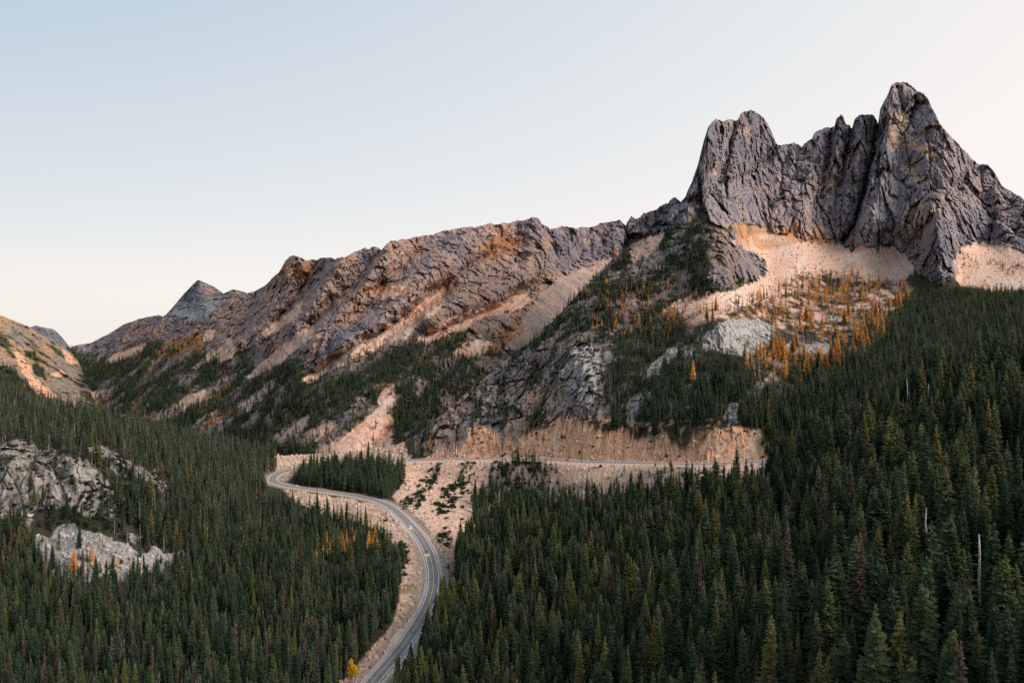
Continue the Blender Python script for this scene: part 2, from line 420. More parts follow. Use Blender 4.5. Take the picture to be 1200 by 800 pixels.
tower = soften(region(wx, wy, TOWER), 2); talus = soften(region(wx, wy, TALUS_P), 2); earth = soften(region(wx, wy, EARTH), 1); embank = soften(region(wx, wy, EMBANK), 1)
roadside = soften(region(wx, wy, ROADSIDE), 1); cliff = soften(region(wx, wy, CLIFF), 2); ltalus = soften(region(wx, wy, LEFT_TALUS), 1); slab = soften(region(wx, wy, SLAB), 1)
crags = soften(region(wx, wy, CRAGS), 2); spur = soften(region(wx, wy, SPUR), 3); outcrop = soften(region(wx, wy, OUTCROP), 2); redg = soften(region(wx, wy, REDGULLY), 2); buttress = soften(region(X, Y, BUTTRESS), 3)

rg = fbm(6, X / 9, Y / 9, octv=4, gain=.65)
def ragged(polys, k=5, a=.5):
    return smooth(.34, .62, soften(region(wx, wy, polys), k) + a * rg)
rgv = fbm(4, X / 5, Y / 22, octv=4, gain=.6)
talus = smooth(.34, .62, soften(region(wx, wy, TALUS_P), 11) + .55 * rg + .75 * rgv); earth = ragged(EARTH, 8, .8); slab = ragged(SLAB, 4, .6); redg = ragged(REDGULLY, 5, .6); ltalus = ragged(LEFT_TALUS, 7, .75); tower = ragged(TOWER, 5, .5) * (1 - talus)
# large relief: gullies recede, ribs and towers stand forward (metres along the line of sight)
rel = np.zeros_like(X); side_fade = .75
for line, w, a in [([(1029, 145), (1022, 185), (1014, 225), (1002, 262), (988, 284)], 6, 58), ([(998, 152), (992, 178), (986, 205), (976, 240)], 5, 26), ([(975, 152), (970, 195), (958, 238), (946, 268)], 5, 24),
                   ([(938, 172), (930, 205), (905, 240)], 6, 18), ([(910, 172), (892, 194), (868, 218), (842, 240)], 6, 22), ([(862, 142), (856, 170), (848, 196), (838, 222)], 4.5, 20), ([(846, 143), (840, 172), (828, 202)], 3.5, 10),
                   ([(1138, 190), (1120, 230), (1098, 244), (1080, 262), (1064, 292)], 6, 26), ([(1128, 252), (1124, 300)], 6, 12), ([(733, 266), (730, 284), (745, 300)], 6, 20), ([(803, 234), (790, 258), (770, 276)], 5, 10),
                   ([(925, 172), (915, 215), (900, 255)], 4, 10), ([(1165, 205), (1150, 245), (1140, 280)], 5, 12)]:
    rel += bump_line(LM, line, w * .8, a) * (1 - side_fade * smooth(175, 245, Y) * (line[0] != (1029, 145)))
for line, w, a in [([(1044, 105), (1040, 170), (1030, 230), (1018, 280)], 9, -20), ([(1098, 246), (1100, 280), (1102, 325)], 13, -52), ([(1012, 140), (1007, 180), (1000, 205)], 5, -14), ([(985, 140), (982, 170), (974, 200)], 6, -12),
                   ([(960, 156), (950, 210), (935, 260)], 8, -16), ([(880, 132), (874, 180), (862, 225)], 9, -18), ([(835, 145), (822, 200), (800, 250)], 8, -14), ([(862, 268), (868, 300), (880, 322)], 14, -26),
                   ([(840, 384), (865, 380), (895, 390)], 12, -14), ([(672, 412), (690, 440), (684, 475)], 12, -12), ([(1158, 195), (1170, 240), (1178, 280)], 9, -14)]:
    rel += bump_line(LM, line, w, a)
MAIN_TOWER = [[(1047, 90), (1030, 138), (1024, 185), (1013, 232), (1000, 272), (990, 290), (1045, 294), (1066, 284), (1082, 262), (1097, 242), (1128, 205), (1142, 188), (1100, 130), (1072, 90)]]
LEFT_TOWER = [[(866, 120), (862, 150), (854, 190), (848, 215), (880, 200), (908, 168), (890, 120)], [(832, 140), (824, 180), (806, 230), (826, 230), (842, 190), (852, 140)]]
MID_TOWER = [[(1004, 130), (1000, 165), (990, 215), (985, 250), (1000, 250), (1016, 200), (1026, 150), (1026, 130)], [(980, 130), (978, 160), (972, 205), (962, 262), (972, 266), (984, 215), (994, 150), (990, 130)]]
qx, qy = warp(X, Y, 2.5, .1, 5)
rel += -44 * soften(region(qx, qy, MAIN_TOWER), 3) * (1 - smooth(255, 295, Y)) - 22 * soften(region(qx, qy, LEFT_TOWER), 3) - 13 * soften(region(qx, qy, MID_TOWER), 2) * (1 - .6 * smooth(180, 240, Y)) - 30 * soften(region(qx, qy, BUTTRESS), 4)
LM.D = LM.D + rel
P = LM.world().astype(np.float32)
px, py_, pz = P[..., 0], P[..., 1], P[..., 2]
rocky = np.clip(tower + cliff + 0.75 * crags + 0.6 * spur + outcrop + slab + 0.35 * earth, 0, 1) * (1 - 0.85 * talus) * (1 - 0.8 * ltalus)
# tower faces: vertical ribs and cracks; crags: slanting strata
r1 = ridged(0, px / 34, py_ / 34, pz / 130, 5, 0.55)
r2 = ridged(3, px / 11, py_ / 11, pz / 34, 4, 0.6)
f1 = fbm(5, px / 60, py_ / 60, pz / 60, 6, 0.55)
u = (px + pz * 0.9) / 40; v = (pz - px * 0.6) / 120
s1 = ridged(2, u, py_ / 60, v, 5, 0.55)
fine = fbm(2, px / 5, py_ / 5, pz / 5, 3, 0.6)
j1, j2 = fbm(1, px / 25, py_ / 25, pz / 40, 3) * .22, fbm(6, px / 25, py_ / 25, pz / 40, 3) * .22
c1, k1 = facets(px / 38 + pz / 150 + j1, py_ / 38 + j2, pz / 150 - px / 160 + j1, 1); c2, k2 = facets(px / 13 + j2, py_ / 13 + j1, pz / 52 + j2, 2); c3, k3 = facets(px / 6, py_ / 6, pz / 28, 3)
crack = 7 * k1 + 4.5 * k2 * smooth(-.3, .3, j1 * 2) + 3.0 * k3 * smooth(-.2, .3, f1)
disp = tower * (-f1 * 4 + c1 * 12 + c2 * 5 + c3 * 2.0 + crack * .95) + np.clip(crags + 0.7 * spur + outcrop, 0, 1) * (1 - tower) * (-(s1 - 0.45) * 4 - f1 * 7 + c1 * 9 + c2 * 6 + c3 * 2.5 + crack * .7)
disp += cliff * (-(r2 - 0.45) * 6 - (s1 - .45) * 6 - f1 * 5 + c1 * 7 + c2 * 7 + c3 * 3 + crack * .9) + slab * (-(r2 - .45) * 3 + c2 * 3 + c3 * 2 - fine * 2) + earth * (-(r2 - 0.45) * 3 - f1 * 4 + c2 * 6.5 + c3 * 3 + 4 * k2 - (ridged(5, px / 22, py_ / 30, pz / 50, 3, .5) - .45) * 6) + embank * fine * 2.5
gen = fbm(4, px / 90, py_ / 90, pz / 90, 5, 0.5)
disp += (1 - rocky) * gen * 9 + (rocky * 2.4 + 1.0 * talus + 2.4 * ltalus + 0.6) * fine
keep = smooth(8, 30, np.abs(Y - 540) + 400 * ((X < 300) | (X > 930)))          # calmer along the upper road
disp = disp * (0.35 + 0.65 * keep)
LM.D = LM.D + disp * np.clip(LM.D / 1200, .4, 1.2)
P = LM.world().astype(np.float32)
# road bench: the ground close to the centre line is levelled to the road
sel = (P[..., 2] < -90) & (P[..., 1] < 1250) & (P[..., 0] < 420) & (P[..., 0] > -360)
Q = P[sel]; best = np.full(len(Q), 1e9, np.float32); bz = np.zeros(len(Q), np.float32)
RS = ROAD[::2].astype(np.float32)
for ch in np.array_split(np.arange(len(Q)), max(1, len(Q) // 20000)):
    d2 = (Q[ch, None, 0] - RS[None, :, 0]) ** 2 + (Q[ch, None, 1] - RS[None, :, 1]) ** 2
    k = d2.argmin(1); best[ch] = np.sqrt(d2[np.arange(len(ch)), k]); bz[ch] = RS[k, 2]
roaddist = np.full(P.shape[:2], 999, np.float32); roaddist[sel] = best
wgt = 1 - smooth(np.where(bz > -176, 15, 11), 32, best)
Q[:, 2] = lerp(Q[:, 2], bz - 0.5, wgt)
P[sel] = Q

px, py_, pz = P[..., 0], P[..., 1], P[..., 2]
n1 = fbm(1, px / 70, py_ / 70, pz / 70, 5, .6); n2 = fbm(6, px / 18, py_ / 18, pz / 40, 4, .6); n3 = fbm(3, px / 6, py_ / 6, pz / 6, 3, .6); streak = fbm(7, px / 9, py_ / 9, pz / 120, 4, .6)
col = np.zeros(P.shape, np.float32) + DUFF
col = mixc(col, SCRUB, smooth(-.1, .3, n2))
rock = np.zeros(P.shape, np.float32) + ROCK_A
rock = mixc(rock, ROCK_C, smooth(0.0, .45, streak + .5 * n2)); rock = mixc(rock, ROCK_B, smooth(.05, .5, n1 + .4 * n3) * .8)
rock = mixc(rock, PALE * .75, smooth(.25, .6, n2 - .4 * n1) * .7)
rock = mixc(rock, (0.36, 0.315, 0.285), smooth(.12, .5, fbm(4, px / 4.5, py_ / 4.5, pz / 7, 3, .65)) * .75); rock = mixc(rock, ROCK_C * .8, smooth(.15, .5, fbm(0, px / 5.5 + 9, py_ / 5.5, pz / 10, 3, .65)) * .8)
slabby = region(qx, qy, [[(1030, 150), (1040, 135), (1046, 180), (1050, 240), (1056, 290), (1000, 290), (1012, 240), (1024, 190)]])
rock = mixc(rock, (0.27, 0.25, 0.245), soften(slabby, 4) * .75)
prov = fbm(5, px / 120 + 3, py_ / 120, pz / 120, 4, .6)
rock = mixc(rock, (0.38, 0.27, 0.215), smooth(.0, .4, prov + .35 * n2) * .6)
stain = smooth(.16, .45, fbm(2, px / 45 + 5, py_ / 45, pz / 60, 5, .62)) * smooth(-.3, .2, n2)
rock = mixc(rock, STAIN * 1.05, stain * .8)
# pale rockfall scars on the right tower
SCARS = [[(1050, 140), (1064, 132), (1066, 150), (1056, 165), (1050, 180), (1044, 168)], [(1055, 160), (1078, 165), (1098, 178), (1095, 188), (1076, 180), (1062, 174)], [(1056, 196), (1068, 192), (1076, 210), (1066, 218)],
         [(1056, 252), (1070, 232), (1080, 238), (1072, 258), (1062, 268)], [(866, 150), (880, 145), (884, 152), (870, 160)], [(1090, 255), (1098, 238), (1100, 250), (1092, 262)], [(970, 205), (978, 208), (976, 224), (970, 218)], [(835, 195), (843, 190), (842, 205), (836, 206)],
         [(1158, 240), (1172, 240), (1174, 248), (1160, 248)]]
ax, ay = warp(X, Y, 7, 0.12, 2)
scar = region(ax, ay, SCARS) * smooth(-.5, -.1, n3 + n2)
rock = mixc(rock, (0.50, 0.36, 0.235), scar * .9)
rk = np.clip(tower + crags + spur * .9 + outcrop + cliff, 0, 1)
tan = smooth(.10, .40, fbm(3, px / 16 + 2, py_ / 16, pz / 34, 5, .66)) * smooth(-.2, .25, prov + .4 * n1)
tan = np.maximum(tan, tower * smooth(.14, .34, fbm(6, px / 8 + 4, py_ / 8, pz / 26, 4, .62)) * smooth(-.1, .25, fbm(0, px / 70, py_ / 70 + 3, pz / 90, 3)))
rock = mixc(rock, (0.47, 0.325, 0.215), tan * .85)
rock = mixc(rock, (0.17, 0.115, 0.075), np.clip(spur + .5 * crags, 0, 1) * smooth(-.1, .3, n1 - .5 * n2) * .7)
dark_rock = soften(region(qx, qy, LEFT_TOWER + MID_TOWER + BUTTRESS), 4)  # left and middle towers and the buttress get a darker blue-grey rock
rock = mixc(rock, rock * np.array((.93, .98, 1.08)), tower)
rock = mixc(rock, np.array((0.112, 0.108, 0.126)), dark_rock * smooth(-.45, .2, n2) * .6)
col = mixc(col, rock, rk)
vegpatch = smooth(-.10, .14, fbm(5, px / 40, py_ / 40, pz / 40, 5, .6)) * (1 - tower)
strips = smooth(.0, .22, fbm(2, (X + .35 * Y) / 13, (Y - .35 * X) / 60, octv=4, gain=.55))
vegpatch = lerp(vegpatch, strips * (1 - tower), np.clip(crags * 1.2, 0, 1))
col = mixc(col, SCRUB, np.clip(crags * .6 + spur * .85 - outcrop, 0, 1) * vegpatch)
midz = soften(region(wx, wy, [[(700, 402), (760, 360), (830, 372), (900, 350), (1075, 334), (1050, 372), (1000, 410), (900, 450), (866, 478), (800, 488), (700, 488)]]), 2)
col = mixc(col, rock * 1.1, midz * smooth(.0, .3, n2 + .6 * n1) * .9)
lz0 = soften(region(wx, wy, [[(775, 346), (830, 362), (880, 350), (930, 320), (1000, 318), (1075, 334), (1050, 360), (1010, 385), (960, 395), (910, 385), (880, 372), (820, 378), (780, 384)]]), 2)
col = mixc(col, TALUS * .9, lz0 * smooth(-.15, .2, n2 - .3 * n1)); col = mixc(col, RUST * .8, lz0 * smooth(.1, .4, n1 + .5 * n3) * .55); col = mixc(col, SCRUB, lz0 * smooth(.2, .35, fbm(5, px / 30, py_ / 30, octv=3)) * .9)
cl = np.zeros(P.shape, np.float32) + np.array((0.29, 0.268, 0.24)); cl = mixc(cl, (0.115, 0.105, 0.095), smooth(-.05, .35, streak)); cl = mixc(cl, (0.40, 0.29, 0.17), smooth(.1, .4, n1 + .5 * n3) * .8); cl = mixc(cl, (0.36, 0.33, 0.29), smooth(.2, .5, n3) * .7); cl = mixc(cl, SCRUB, smooth(.25, .4, fbm(1, px / 25, py_ / 25, pz / 25, 4)) * .8)
col = mixc(col, cl, cliff)
tl = np.zeros(P.shape, np.float32) + TALUS; tl = mixc(tl, TALUS_G, smooth(-.1, .4, n1)); tl = mixc(tl, TALUS * .72, smooth(.15, .5, n3)); tl = mixc(tl, STAIN * 1.1, smooth(.15, .5, fbm(4, px / 60, py_ / 60, pz / 60, 4)) * .6)
col = mixc(col, tl, talus)
col = mixc(col, STAIN * 1.15, redg * smooth(-.5, .2, n2))
col = mixc(col, ROCK_C * 1.25, outcrop * smooth(-.2, .3, n2) * .8); col = mixc(col, ROCK_C * 1.2, buttress * smooth(-.4, .2, n2) * .7)
slabc = mixc(np.zeros(P.shape, np.float32) + np.array((.33, .315, .295)), (.15, .135, .13), smooth(.0, .35, streak + .4 * n3)); slabc = mixc(slabc, (.47, .45, .42), smooth(.1, .4, n3 - .3 * n2) * .8)
col = mixc(col, slabc, slab * smooth(-.35, .0, n3 + .8 * n2 + .25 * (slab - .5)))
ea = np.zeros(P.shape, np.float32) + np.array((0.66, 0.375, 0.225)); ea = mixc(ea, (0.46, 0.235, 0.13), smooth(.05, .4, n2 + .4 * n3)); ea = mixc(ea, (0.70, 0.49, 0.35), smooth(.1, .45, n2 - .3 * n1)); ea = mixc(ea, SCRUB * 1.6, smooth(.3, .45, n1 + .5 * n3) * .7)
face = earth * (1 - smooth(14, 24, np.abs(Y - 530) + 5 * n2)) * (X < 820)
ea = mixc(ea, (0.34, 0.17, 0.09), face * smooth(-.2, .2, n2 - .4 * n1) * .8)
blocks = smooth(.18, .4, fbm(2, px / 9, py_ / 9, pz / 9, 4, .6))
ea = mixc(ea, (0.72, 0.58, 0.46), blocks * .7); ea = mixc(ea, (0.24, 0.13, 0.075), smooth(.2, .45, fbm(5, px / 5, py_ / 5, pz / 7, 3, .6)) * .8)
fringe = soften(region(X, Y, [[(640, 490), (700, 486), (760, 494), (830, 488), (880, 492), (935, 535), (920, 545), (640, 530)]]), 4)
col = mixc(col, ea, np.clip(np.maximum(earth, fringe * smooth(.0, .2, n2 + .6 * n3)), 0, 1))
em = np.zeros(P.shape, np.float32) + np.array((0.64, 0.425, 0.31)); em = mixc(em, (0.54, 0.30, 0.175), smooth(.1, .45, n1)); em = mixc(em, TALUS_G * 1.05, smooth(.1, .4, n2) * .7); em = mixc(em, TALUS * .6, smooth(.3, .6, n3) * .6)
col = mixc(col, em, embank)
VEG = [[(476, 590), (488, 572), (506, 560), (520, 556), (512, 568), (498, 582), (488, 596)], [(508, 592), (520, 572), (545, 556), (560, 556), (556, 572), (540, 584), (528, 598), (512, 606)], [(568, 572), (580, 556), (600, 540), (625, 541), (612, 556), (590, 568)],
       [(500, 640), (520, 620), (530, 628), (520, 650)], [(470, 585), (478, 578), (484, 590), (474, 598)], [(440, 598), (456, 602), (462, 612), (448, 612)], [(462, 642), (472, 632), (479, 648), (470, 660)], [(467, 662), (478, 652), (482, 668), (473, 680)], [(596, 556), (640, 541), (650, 548), (620, 575), (596, 580)]]
vg = soften(region(*warp(X, Y, 5, .11, 1), VEG), 4) * smooth(-.12, .12, n2 + n3)
rs = np.zeros(P.shape, np.float32) + np.array((0.54, 0.385, 0.295)); rs = mixc(rs, (0.32, 0.20, 0.14), smooth(0, .4, n3)); rs = mixc(rs, (0.22, 0.17, 0.08), smooth(.1, .4, n1))
col = mixc(col, rs, roadside)
col = mixc(col, SCRUB * 1.1, vg)
lt = np.zeros(P.shape, np.float32) + np.array((0.28, 0.265, 0.245)); lt = mixc(lt, (0.17, 0.16, 0.155), smooth(0, .4, n3 + .3 * n2)); lt = mixc(lt, (0.42, 0.34, 0.27), smooth(.1, .4, n1) * .6)
col = mixc(col, lt, ltalus)
# gravel verge along the road
col = mixc(col, (0.36, 0.275, 0.21), (1 - smooth(9, 17 + 4 * n2, roaddist)) * .9)
LM.masks = dict(tower=tower, talus=talus, earth=earth, embank=embank, roadside=roadside, cliff=cliff, ltalus=ltalus, slab=slab, crags=crags, spur=spur, outcrop=outcrop, vg=vg, redg=redg, veg=vegpatch, road=roaddist)
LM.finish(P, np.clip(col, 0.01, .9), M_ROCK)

# --- near right hill, under the foreground forest ----------------------------------------
RIDGE_N = [(440, 860), (455, 830), (470, 803), (490, 770), (510, 735), (522, 705), (530, 675), (535, 650), (550, 628), (580, 614), (620, 608), (700, 606), (800, 600), (880, 588), (920, 574), (960, 546), (1050, 497), (1200, 442), (1460, 400)]
ctrl = [(470, 803, 488), (490, 770, 525), (510, 735, 572), (522, 705, 615), (530, 675, 672), (550, 624, 780), (580, 604, 830), (620, 592, 845), (700, 588, 825), (800, 582, 730), (900, 565, 680), (960, 532, 668), (1050, 497, 655), (1200, 442, 640), (1460, 400, 640),
        (470, 905, 395), (600, 905, 368), (700, 905, 332), (800, 905, 298), (1000, 905, 248), (1200, 905, 212), (1460, 905, 200), (600, 800, 448), (700, 800, 405), (800, 800, 365), (1000, 800, 305), (1200, 800, 262), (1460, 800, 248),
        (600, 690, 610), (700, 690, 560), (800, 690, 500), (1000, 650, 440), (1200, 620, 395), (1460, 600, 380)]
LN = Layer('hill', RIDGE_N, 1000, ctrl, 440, 1460, 2.5, 2.5, BACK_SOFT)
P = LN.world().astype(np.float32)
g = fbm(2, P[..., 0] / 60, P[..., 1] / 60, P[..., 2] / 60, 5)
LN.D += g * 5
P = LN.world().astype(np.float32)
n2 = fbm(6, P[..., 0] / 14, P[..., 1] / 14, P[..., 2] / 14, 4)
col = mixc(np.zeros(P.shape, np.float32) + DUFF, SCRUB, smooth(-.2, .3, n2)); col = mixc(col, (0.11, 0.075, 0.045), smooth(.2, .5, n2))
edge = (1 - smooth(3, 12, LN.Y - LN.yr[None, :])) * (LN.X < 560)
col = mixc(col, (0.30, 0.2, 0.13), edge)
LN.masks = dict(edge=edge)
LN.finish(P, col, M_FLOOR)

# --- central ridge behind the spur ----------------------------------------------------------
RIDGE_B = [(-260, 445), (0, 442), (60, 428), (80, 410), (86, 405), (105, 402), (118, 396), (130, 390), (145, 380), (165, 373), (185, 369), (205, 373), (225, 375), (245, 368), (258, 358), (268, 351), (280, 345), (293, 343), (300, 341), (310, 336), (318, 327), (327, 318),
    (335, 304), (342, 300), (350, 301), (360, 305), (372, 304), (376, 301), (382, 302), (392, 303), (405, 300), (420, 294), (428, 290), (432, 292), (436, 289), (442, 290), (447, 292), (455, 284), (470, 281), (490, 277), (505, 275), (520, 270), (540, 267), (560, 265), (575, 261),
    (580, 263), (590, 261), (598, 262), (605, 257), (614, 258), (620, 256), (626, 254), (630, 256), (635, 262), (645, 268), (658, 266), (670, 267), (680, 267), (696, 265), (710, 260), (724, 258), (732, 263), (745, 275), (800, 300), (900, 330)]
ctrl = []
for c in [(-200, 500, 1650, [(442, .1)]), (0, 500, 1650, [(442, .12)]), (60, 480, 1950, [(425, .25)]), (100, 475, 2060, [(403, .3)]), (150, 480, 1900, [(420, .3), (378, .42)]), (200, 495, 1720, [(400, .36), (372, .5)]), (250, 505, 1600, [(410, .38), (366, .6)]),
          (300, 520, 1470, [(420, .42), (341, .55)]), (342, 530, 1330, [(410, .45), (345, .55), (300, .8)]), (400, 545, 1200, [(520, .35), (400, .47), (350, .55), (300, .85)]), (450, 545, 1190, [(500, .4), (400, .5), (350, .6), (287, .8)]),
          (500, 545, 1200, [(480, .45), (390, .5), (340, .55), (276, .8)]), (560, 520, 1350, [(410, .52), (350, .6), (264, .75)]), (630, 500, 1500, [(390, .52), (340, .65), (256, .85)]), (690, 480, 1650, [(360, .5), (310, .6), (265, 1.1)]),
          (740, 460, 1800, [(300, .55), (262, 1.0)]), (900, 460, 1850, [(330, .5)])]:
    ctrl += column(*c)
def jagB(x): return 3.6 * fbm(2, x * 0.14, x * 0 + 9, octv=5, gain=.62) * (.35 + .65 * smooth(120, 320, x)) + 0.8 * fbm(4, x * .1, x * 0 + 1, octv=3)
LB = Layer('ridge', RIDGE_B, 560, ctrl, -260, 900, 1.15, 1.15, BACK, jagB)
X, Y = LB.X.astype(np.float32), LB.Y.astype(np.float32)
rel = np.zeros_like(X)
for line, w, a in [([(640, 268), (652, 300), (632, 330), (610, 345)], 9, 46), ([(690, 270), (680, 300)], 10, 30), ([(512, 345), (540, 318), (575, 296), (600, 282)], 7, 30), ([(445, 292), (425, 318), (395, 350), (360, 385)], 8, 28),
                   ([(372, 306), (350, 345), (325, 375)], 7, 24), ([(520, 340), (470, 378), (420, 402), (370, 436)], 10, 34), ([(620, 345), (560, 370), (500, 392)], 10, 24), ([(500, 278), (470, 315), (430, 345)], 8, 20), ([(300, 345), (285, 380), (255, 410)], 8, 20),
                   ([(450, 400), (400, 450), (340, 500)], 10, 16), ([(545, 420), (480, 480), (430, 530)], 10, 20)]:
    rel += bump_line(LB, line, w, a)
for line, w, a in [([(628, 256), (636, 290), (620, 325), (560, 350), (510, 372)], 12, -40), ([(560, 266), (520, 310), (470, 350), (440, 380), (405, 400)], 12, -34), ([(455, 285), (430, 330), (390, 375), (365, 400)], 10, -28), ([(342, 300), (330, 340), (300, 380), (270, 410)], 12, -34),
                   ([(405, 300), (375, 345), (345, 380)], 8, -20), ([(732, 262), (722, 285)], 9, -36), ([(590, 262), (560, 300), (530, 325)], 8, -18), ([(415, 405), (380, 420), (350, 440)], 9, -16)]:
    rel += bump_line(LB, line, w, a)
LB.D += 62 * np.tanh(rel * 2.6 / 62)
P = LB.world().astype(np.float32)
px, py_, pz = P[..., 0], P[..., 1], P[..., 2]
wx, wy = warp(X, Y, 4.5, 0.055, 1)
SCREE = [[(352, 449), (372, 428), (392, 410), (420, 400), (445, 393), (470, 375), (490, 360), (512, 343), (524, 336), (512, 360), (492, 380), (470, 396), (445, 407), (425, 414), (405, 422), (385, 434), (366, 449)],
         [(488, 398), (500, 385), (530, 372), (560, 361), (590, 354), (612, 343), (620, 352), (600, 364), (585, 367), (560, 374), (540, 386), (520, 394), (500, 402)], [(531, 413), (545, 402), (566, 398), (580, 402), (566, 415), (545, 417)],
         [(285, 447), (300, 434), (320, 415), (345, 394), (362, 381), (374, 392), (350, 409), (325, 427), (302, 440)], [(368, 536), (385, 521), (400, 514), (420, 504), (440, 484), (455, 464), (464, 468), (452, 492), (458, 502), (444, 520), (446, 545), (410, 552), (385, 545)],
         [(303, 522), (325, 505), (345, 495), (364, 489), (356, 506), (340, 521), (322, 527)], [(345, 520), (370, 500), (393, 489), (390, 500), (370, 516), (355, 527)], [(117, 422), (140, 412), (165, 405), (174, 401), (162, 415), (140, 422), (125, 425)],
         [(220, 434), (240, 418), (258, 402), (270, 394), (281, 410), (268, 421), (250, 421), (230, 434)], [(170, 496), (190, 485), (207, 473), (225, 464), (242, 456), (240, 466), (222, 479), (205, 489), (190, 496)], [(78, 469), (92, 455), (101, 451), (111, 466), (100, 470)],
         [(66, 464), (75, 455), (84, 451), (79, 465)], [(282, 476), (300, 461), (320, 444), (323, 452), (305, 469), (290, 481)], [(135, 487), (146, 484), (150, 490), (140, 492)], [(430, 345), (455, 335), (475, 332), (470, 342), (445, 350)], [(305, 390), (330, 370), (351, 357), (354, 366), (335, 381), (312, 394)],
         [(236, 398), (244, 388), (254, 386), (250, 396), (242, 402)], [(440, 470), (455, 452), (464, 448), (458, 464), (448, 478)]]
GREYSCREE = [[(612, 372), (624, 354), (642, 334), (664, 322), (694, 310), (726, 298), (730, 310), (700, 340), (670, 365), (640, 392), (612, 410), (590, 412), (596, 392)]]
RUSTY = [[(178, 419), (195, 402), (212, 398), (236, 396), (242, 408), (226, 413), (200, 417)], [(572, 414), (580, 394), (600, 376), (614, 366), (612, 388), (592, 408)], [(232, 500), (255, 487), (276, 477), (274, 487), (250, 500)], [(142, 480), (158, 474), (172, 478), (160, 486)],
         [(225, 486), (240, 468), (255, 460), (262, 470), (245, 482)], [(560, 285), (590, 275), (612, 282), (600, 298), (575, 305)], [(318, 318), (345, 306), (370, 310), (368, 322), (340, 326)], [(420, 345), (440, 335), (470, 330), (480, 336), (450, 348)], [(280, 300), (330, 330), (320, 345)]]
rag = fbm(6, (X + Y) / 7, (Y * .8 - X * .9) / 26, octv=4, gain=.6)
halo = soften(region(wx, wy, SCREE), 28)
FAN = [[(360, 545), (372, 528), (392, 516), (412, 506), (432, 490), (446, 474), (458, 462), (464, 468), (456, 486), (462, 500), (458, 520), (470, 534), (440, 560), (380, 560)]]
scree = smooth(.26, .56, soften(region(wx, wy, SCREE), 12) + 1.0 * rag) * (.5 + .5 * smooth(-.3, .05, fbm(2, (X + Y) / 5, (Y * .8 - X * .9) / 18, octv=4, gain=.6))); scree = np.maximum(scree, soften(region(wx, wy, FAN), 3)); gscree = smooth(.3, .6, soften(region(wx, wy, GREYSCREE), 8) + .7 * rag); rusty = soften(region(wx, wy, RUSTY), 3)
# height of the timber line along the ridge foot
tl_y = np.interp(X[0], [-260, 60, 100, 180, 240, 300, 360, 420, 460, 500, 560, 620, 700, 900], [400, 410, 418, 398, 412, 428, 430, 418, 412, 385, 392, 405, 360, 330])[None, :]
low = smooth(-14, 12, Y - tl_y + 14 * fbm(3, X / 45, Y / 45, octv=4))
ru, rv = (px * 0.8 + pz * 0.6), (pz * 0.8 - px * 0.6)
r1 = ridged(1, ru / 70, py_ / 110, rv / 220, 5, .55); r2 = ridged(4, px / 24, py_ / 24, pz / 40, 4, .6); f1 = fbm(3, px / 120, py_ / 120, pz / 120, 6, .55); fine = fbm(2, px / 8, py_ / 8, pz / 8, 3, .6)
rocky = (1 - 0.9 * scree) * (1 - .85 * gscree) * (1 - .55 * low)
j1, j2 = fbm(1, px / 50, py_ / 50, pz / 50, 3) * .5, fbm(6, px / 50, py_ / 50, pz / 50, 3) * .5
c1, k1 = facets(ru / 75 + j1, py_ / 90 + j2, rv / 130 + j1, 4); c2, k2 = facets(ru / 26 + j2, py_ / 30 + j1, rv / 44 + j2, 5); c3, k3 = facets(px / 10, py_ / 10, pz / 14, 6)
LB.D += rocky * (-(r1 - .45) * 34 - (r2 - .45) * 5 - f1 * 20 + c1 * 10 + c2 * 5 + c3 * 3.5 + 7 * k1 + 3 * k2) + fine * (1.5 + 4.5 * rocky) + (1 - rocky) * f1 * 14
P = LB.world().astype(np.float32)
px, py_, pz = P[..., 0], P[..., 1], P[..., 2]
n1 = fbm(1, px / 110, py_ / 110, pz / 110, 5, .6); n2 = fbm(6, px / 32, py_ / 32, pz / 50, 4, .6); n3 = fbm(3, px / 11, py_ / 11, pz / 11, 3, .6)
rock = np.zeros(P.shape, np.float32) + ROCK_A * np.array((.98, .95, 1.0)); rock = mixc(rock, ROCK_C, smooth(.0, .5, n2 + .4 * n3)); rock = mixc(rock, ROCK_B, smooth(.0, .4, n1 + .4 * n3) * .85); rock = mixc(rock, PALE * .7, smooth(.25, .55, n2 - .5 * n1 + .3 * n3) * .75)
wx, wy = warp(X, Y, 4.5, 0.055, 1)
prov = fbm(5, px / 190 + 3, py_ / 190, pz / 190, 4, .6)
rock = mixc(rock, (0.40, 0.255, 0.185), smooth(-.15, .3, prov + .35 * n2) * .66)
rock = mixc(rock, (0.155, 0.15, 0.18), smooth(.0, .4, -prov + .3 * n2) * .6)
rock = mixc(rock, STAIN, smooth(.0, .34, fbm(2, px / 80 + 5, py_ / 80, pz / 80, 6, .66)) * .85)
shaded_wall = soften(region(wx, wy, [[(636, 258), (660, 262), (735, 250), (740, 292), (700, 306), (665, 312), (652, 300)]]), 3)  # recessed face turned from the sun: its bluish shade is painted into the rock colour
rock = mixc(rock, ROCK_C * np.array((.95, 1.0, 1.1)), shaded_wall * smooth(-.4, .1, n2) * .85)
col = rock
rock = mixc(rock, (0.40, 0.34, 0.31), smooth(.10, .42, fbm(4, px / 9, py_ / 9, pz / 9, 4, .7)) * .8); rock = mixc(rock, ROCK_C * .7, smooth(.10, .42, fbm(0, px / 11 + 9, py_ / 11, pz / 11, 4, .7)) * .85)
rock = mixc(rock, ROCK_C * .8, smooth(.05, .4, fbm(1, ru / 60, py_ / 60, rv / 16, 5, .6)) * .5)
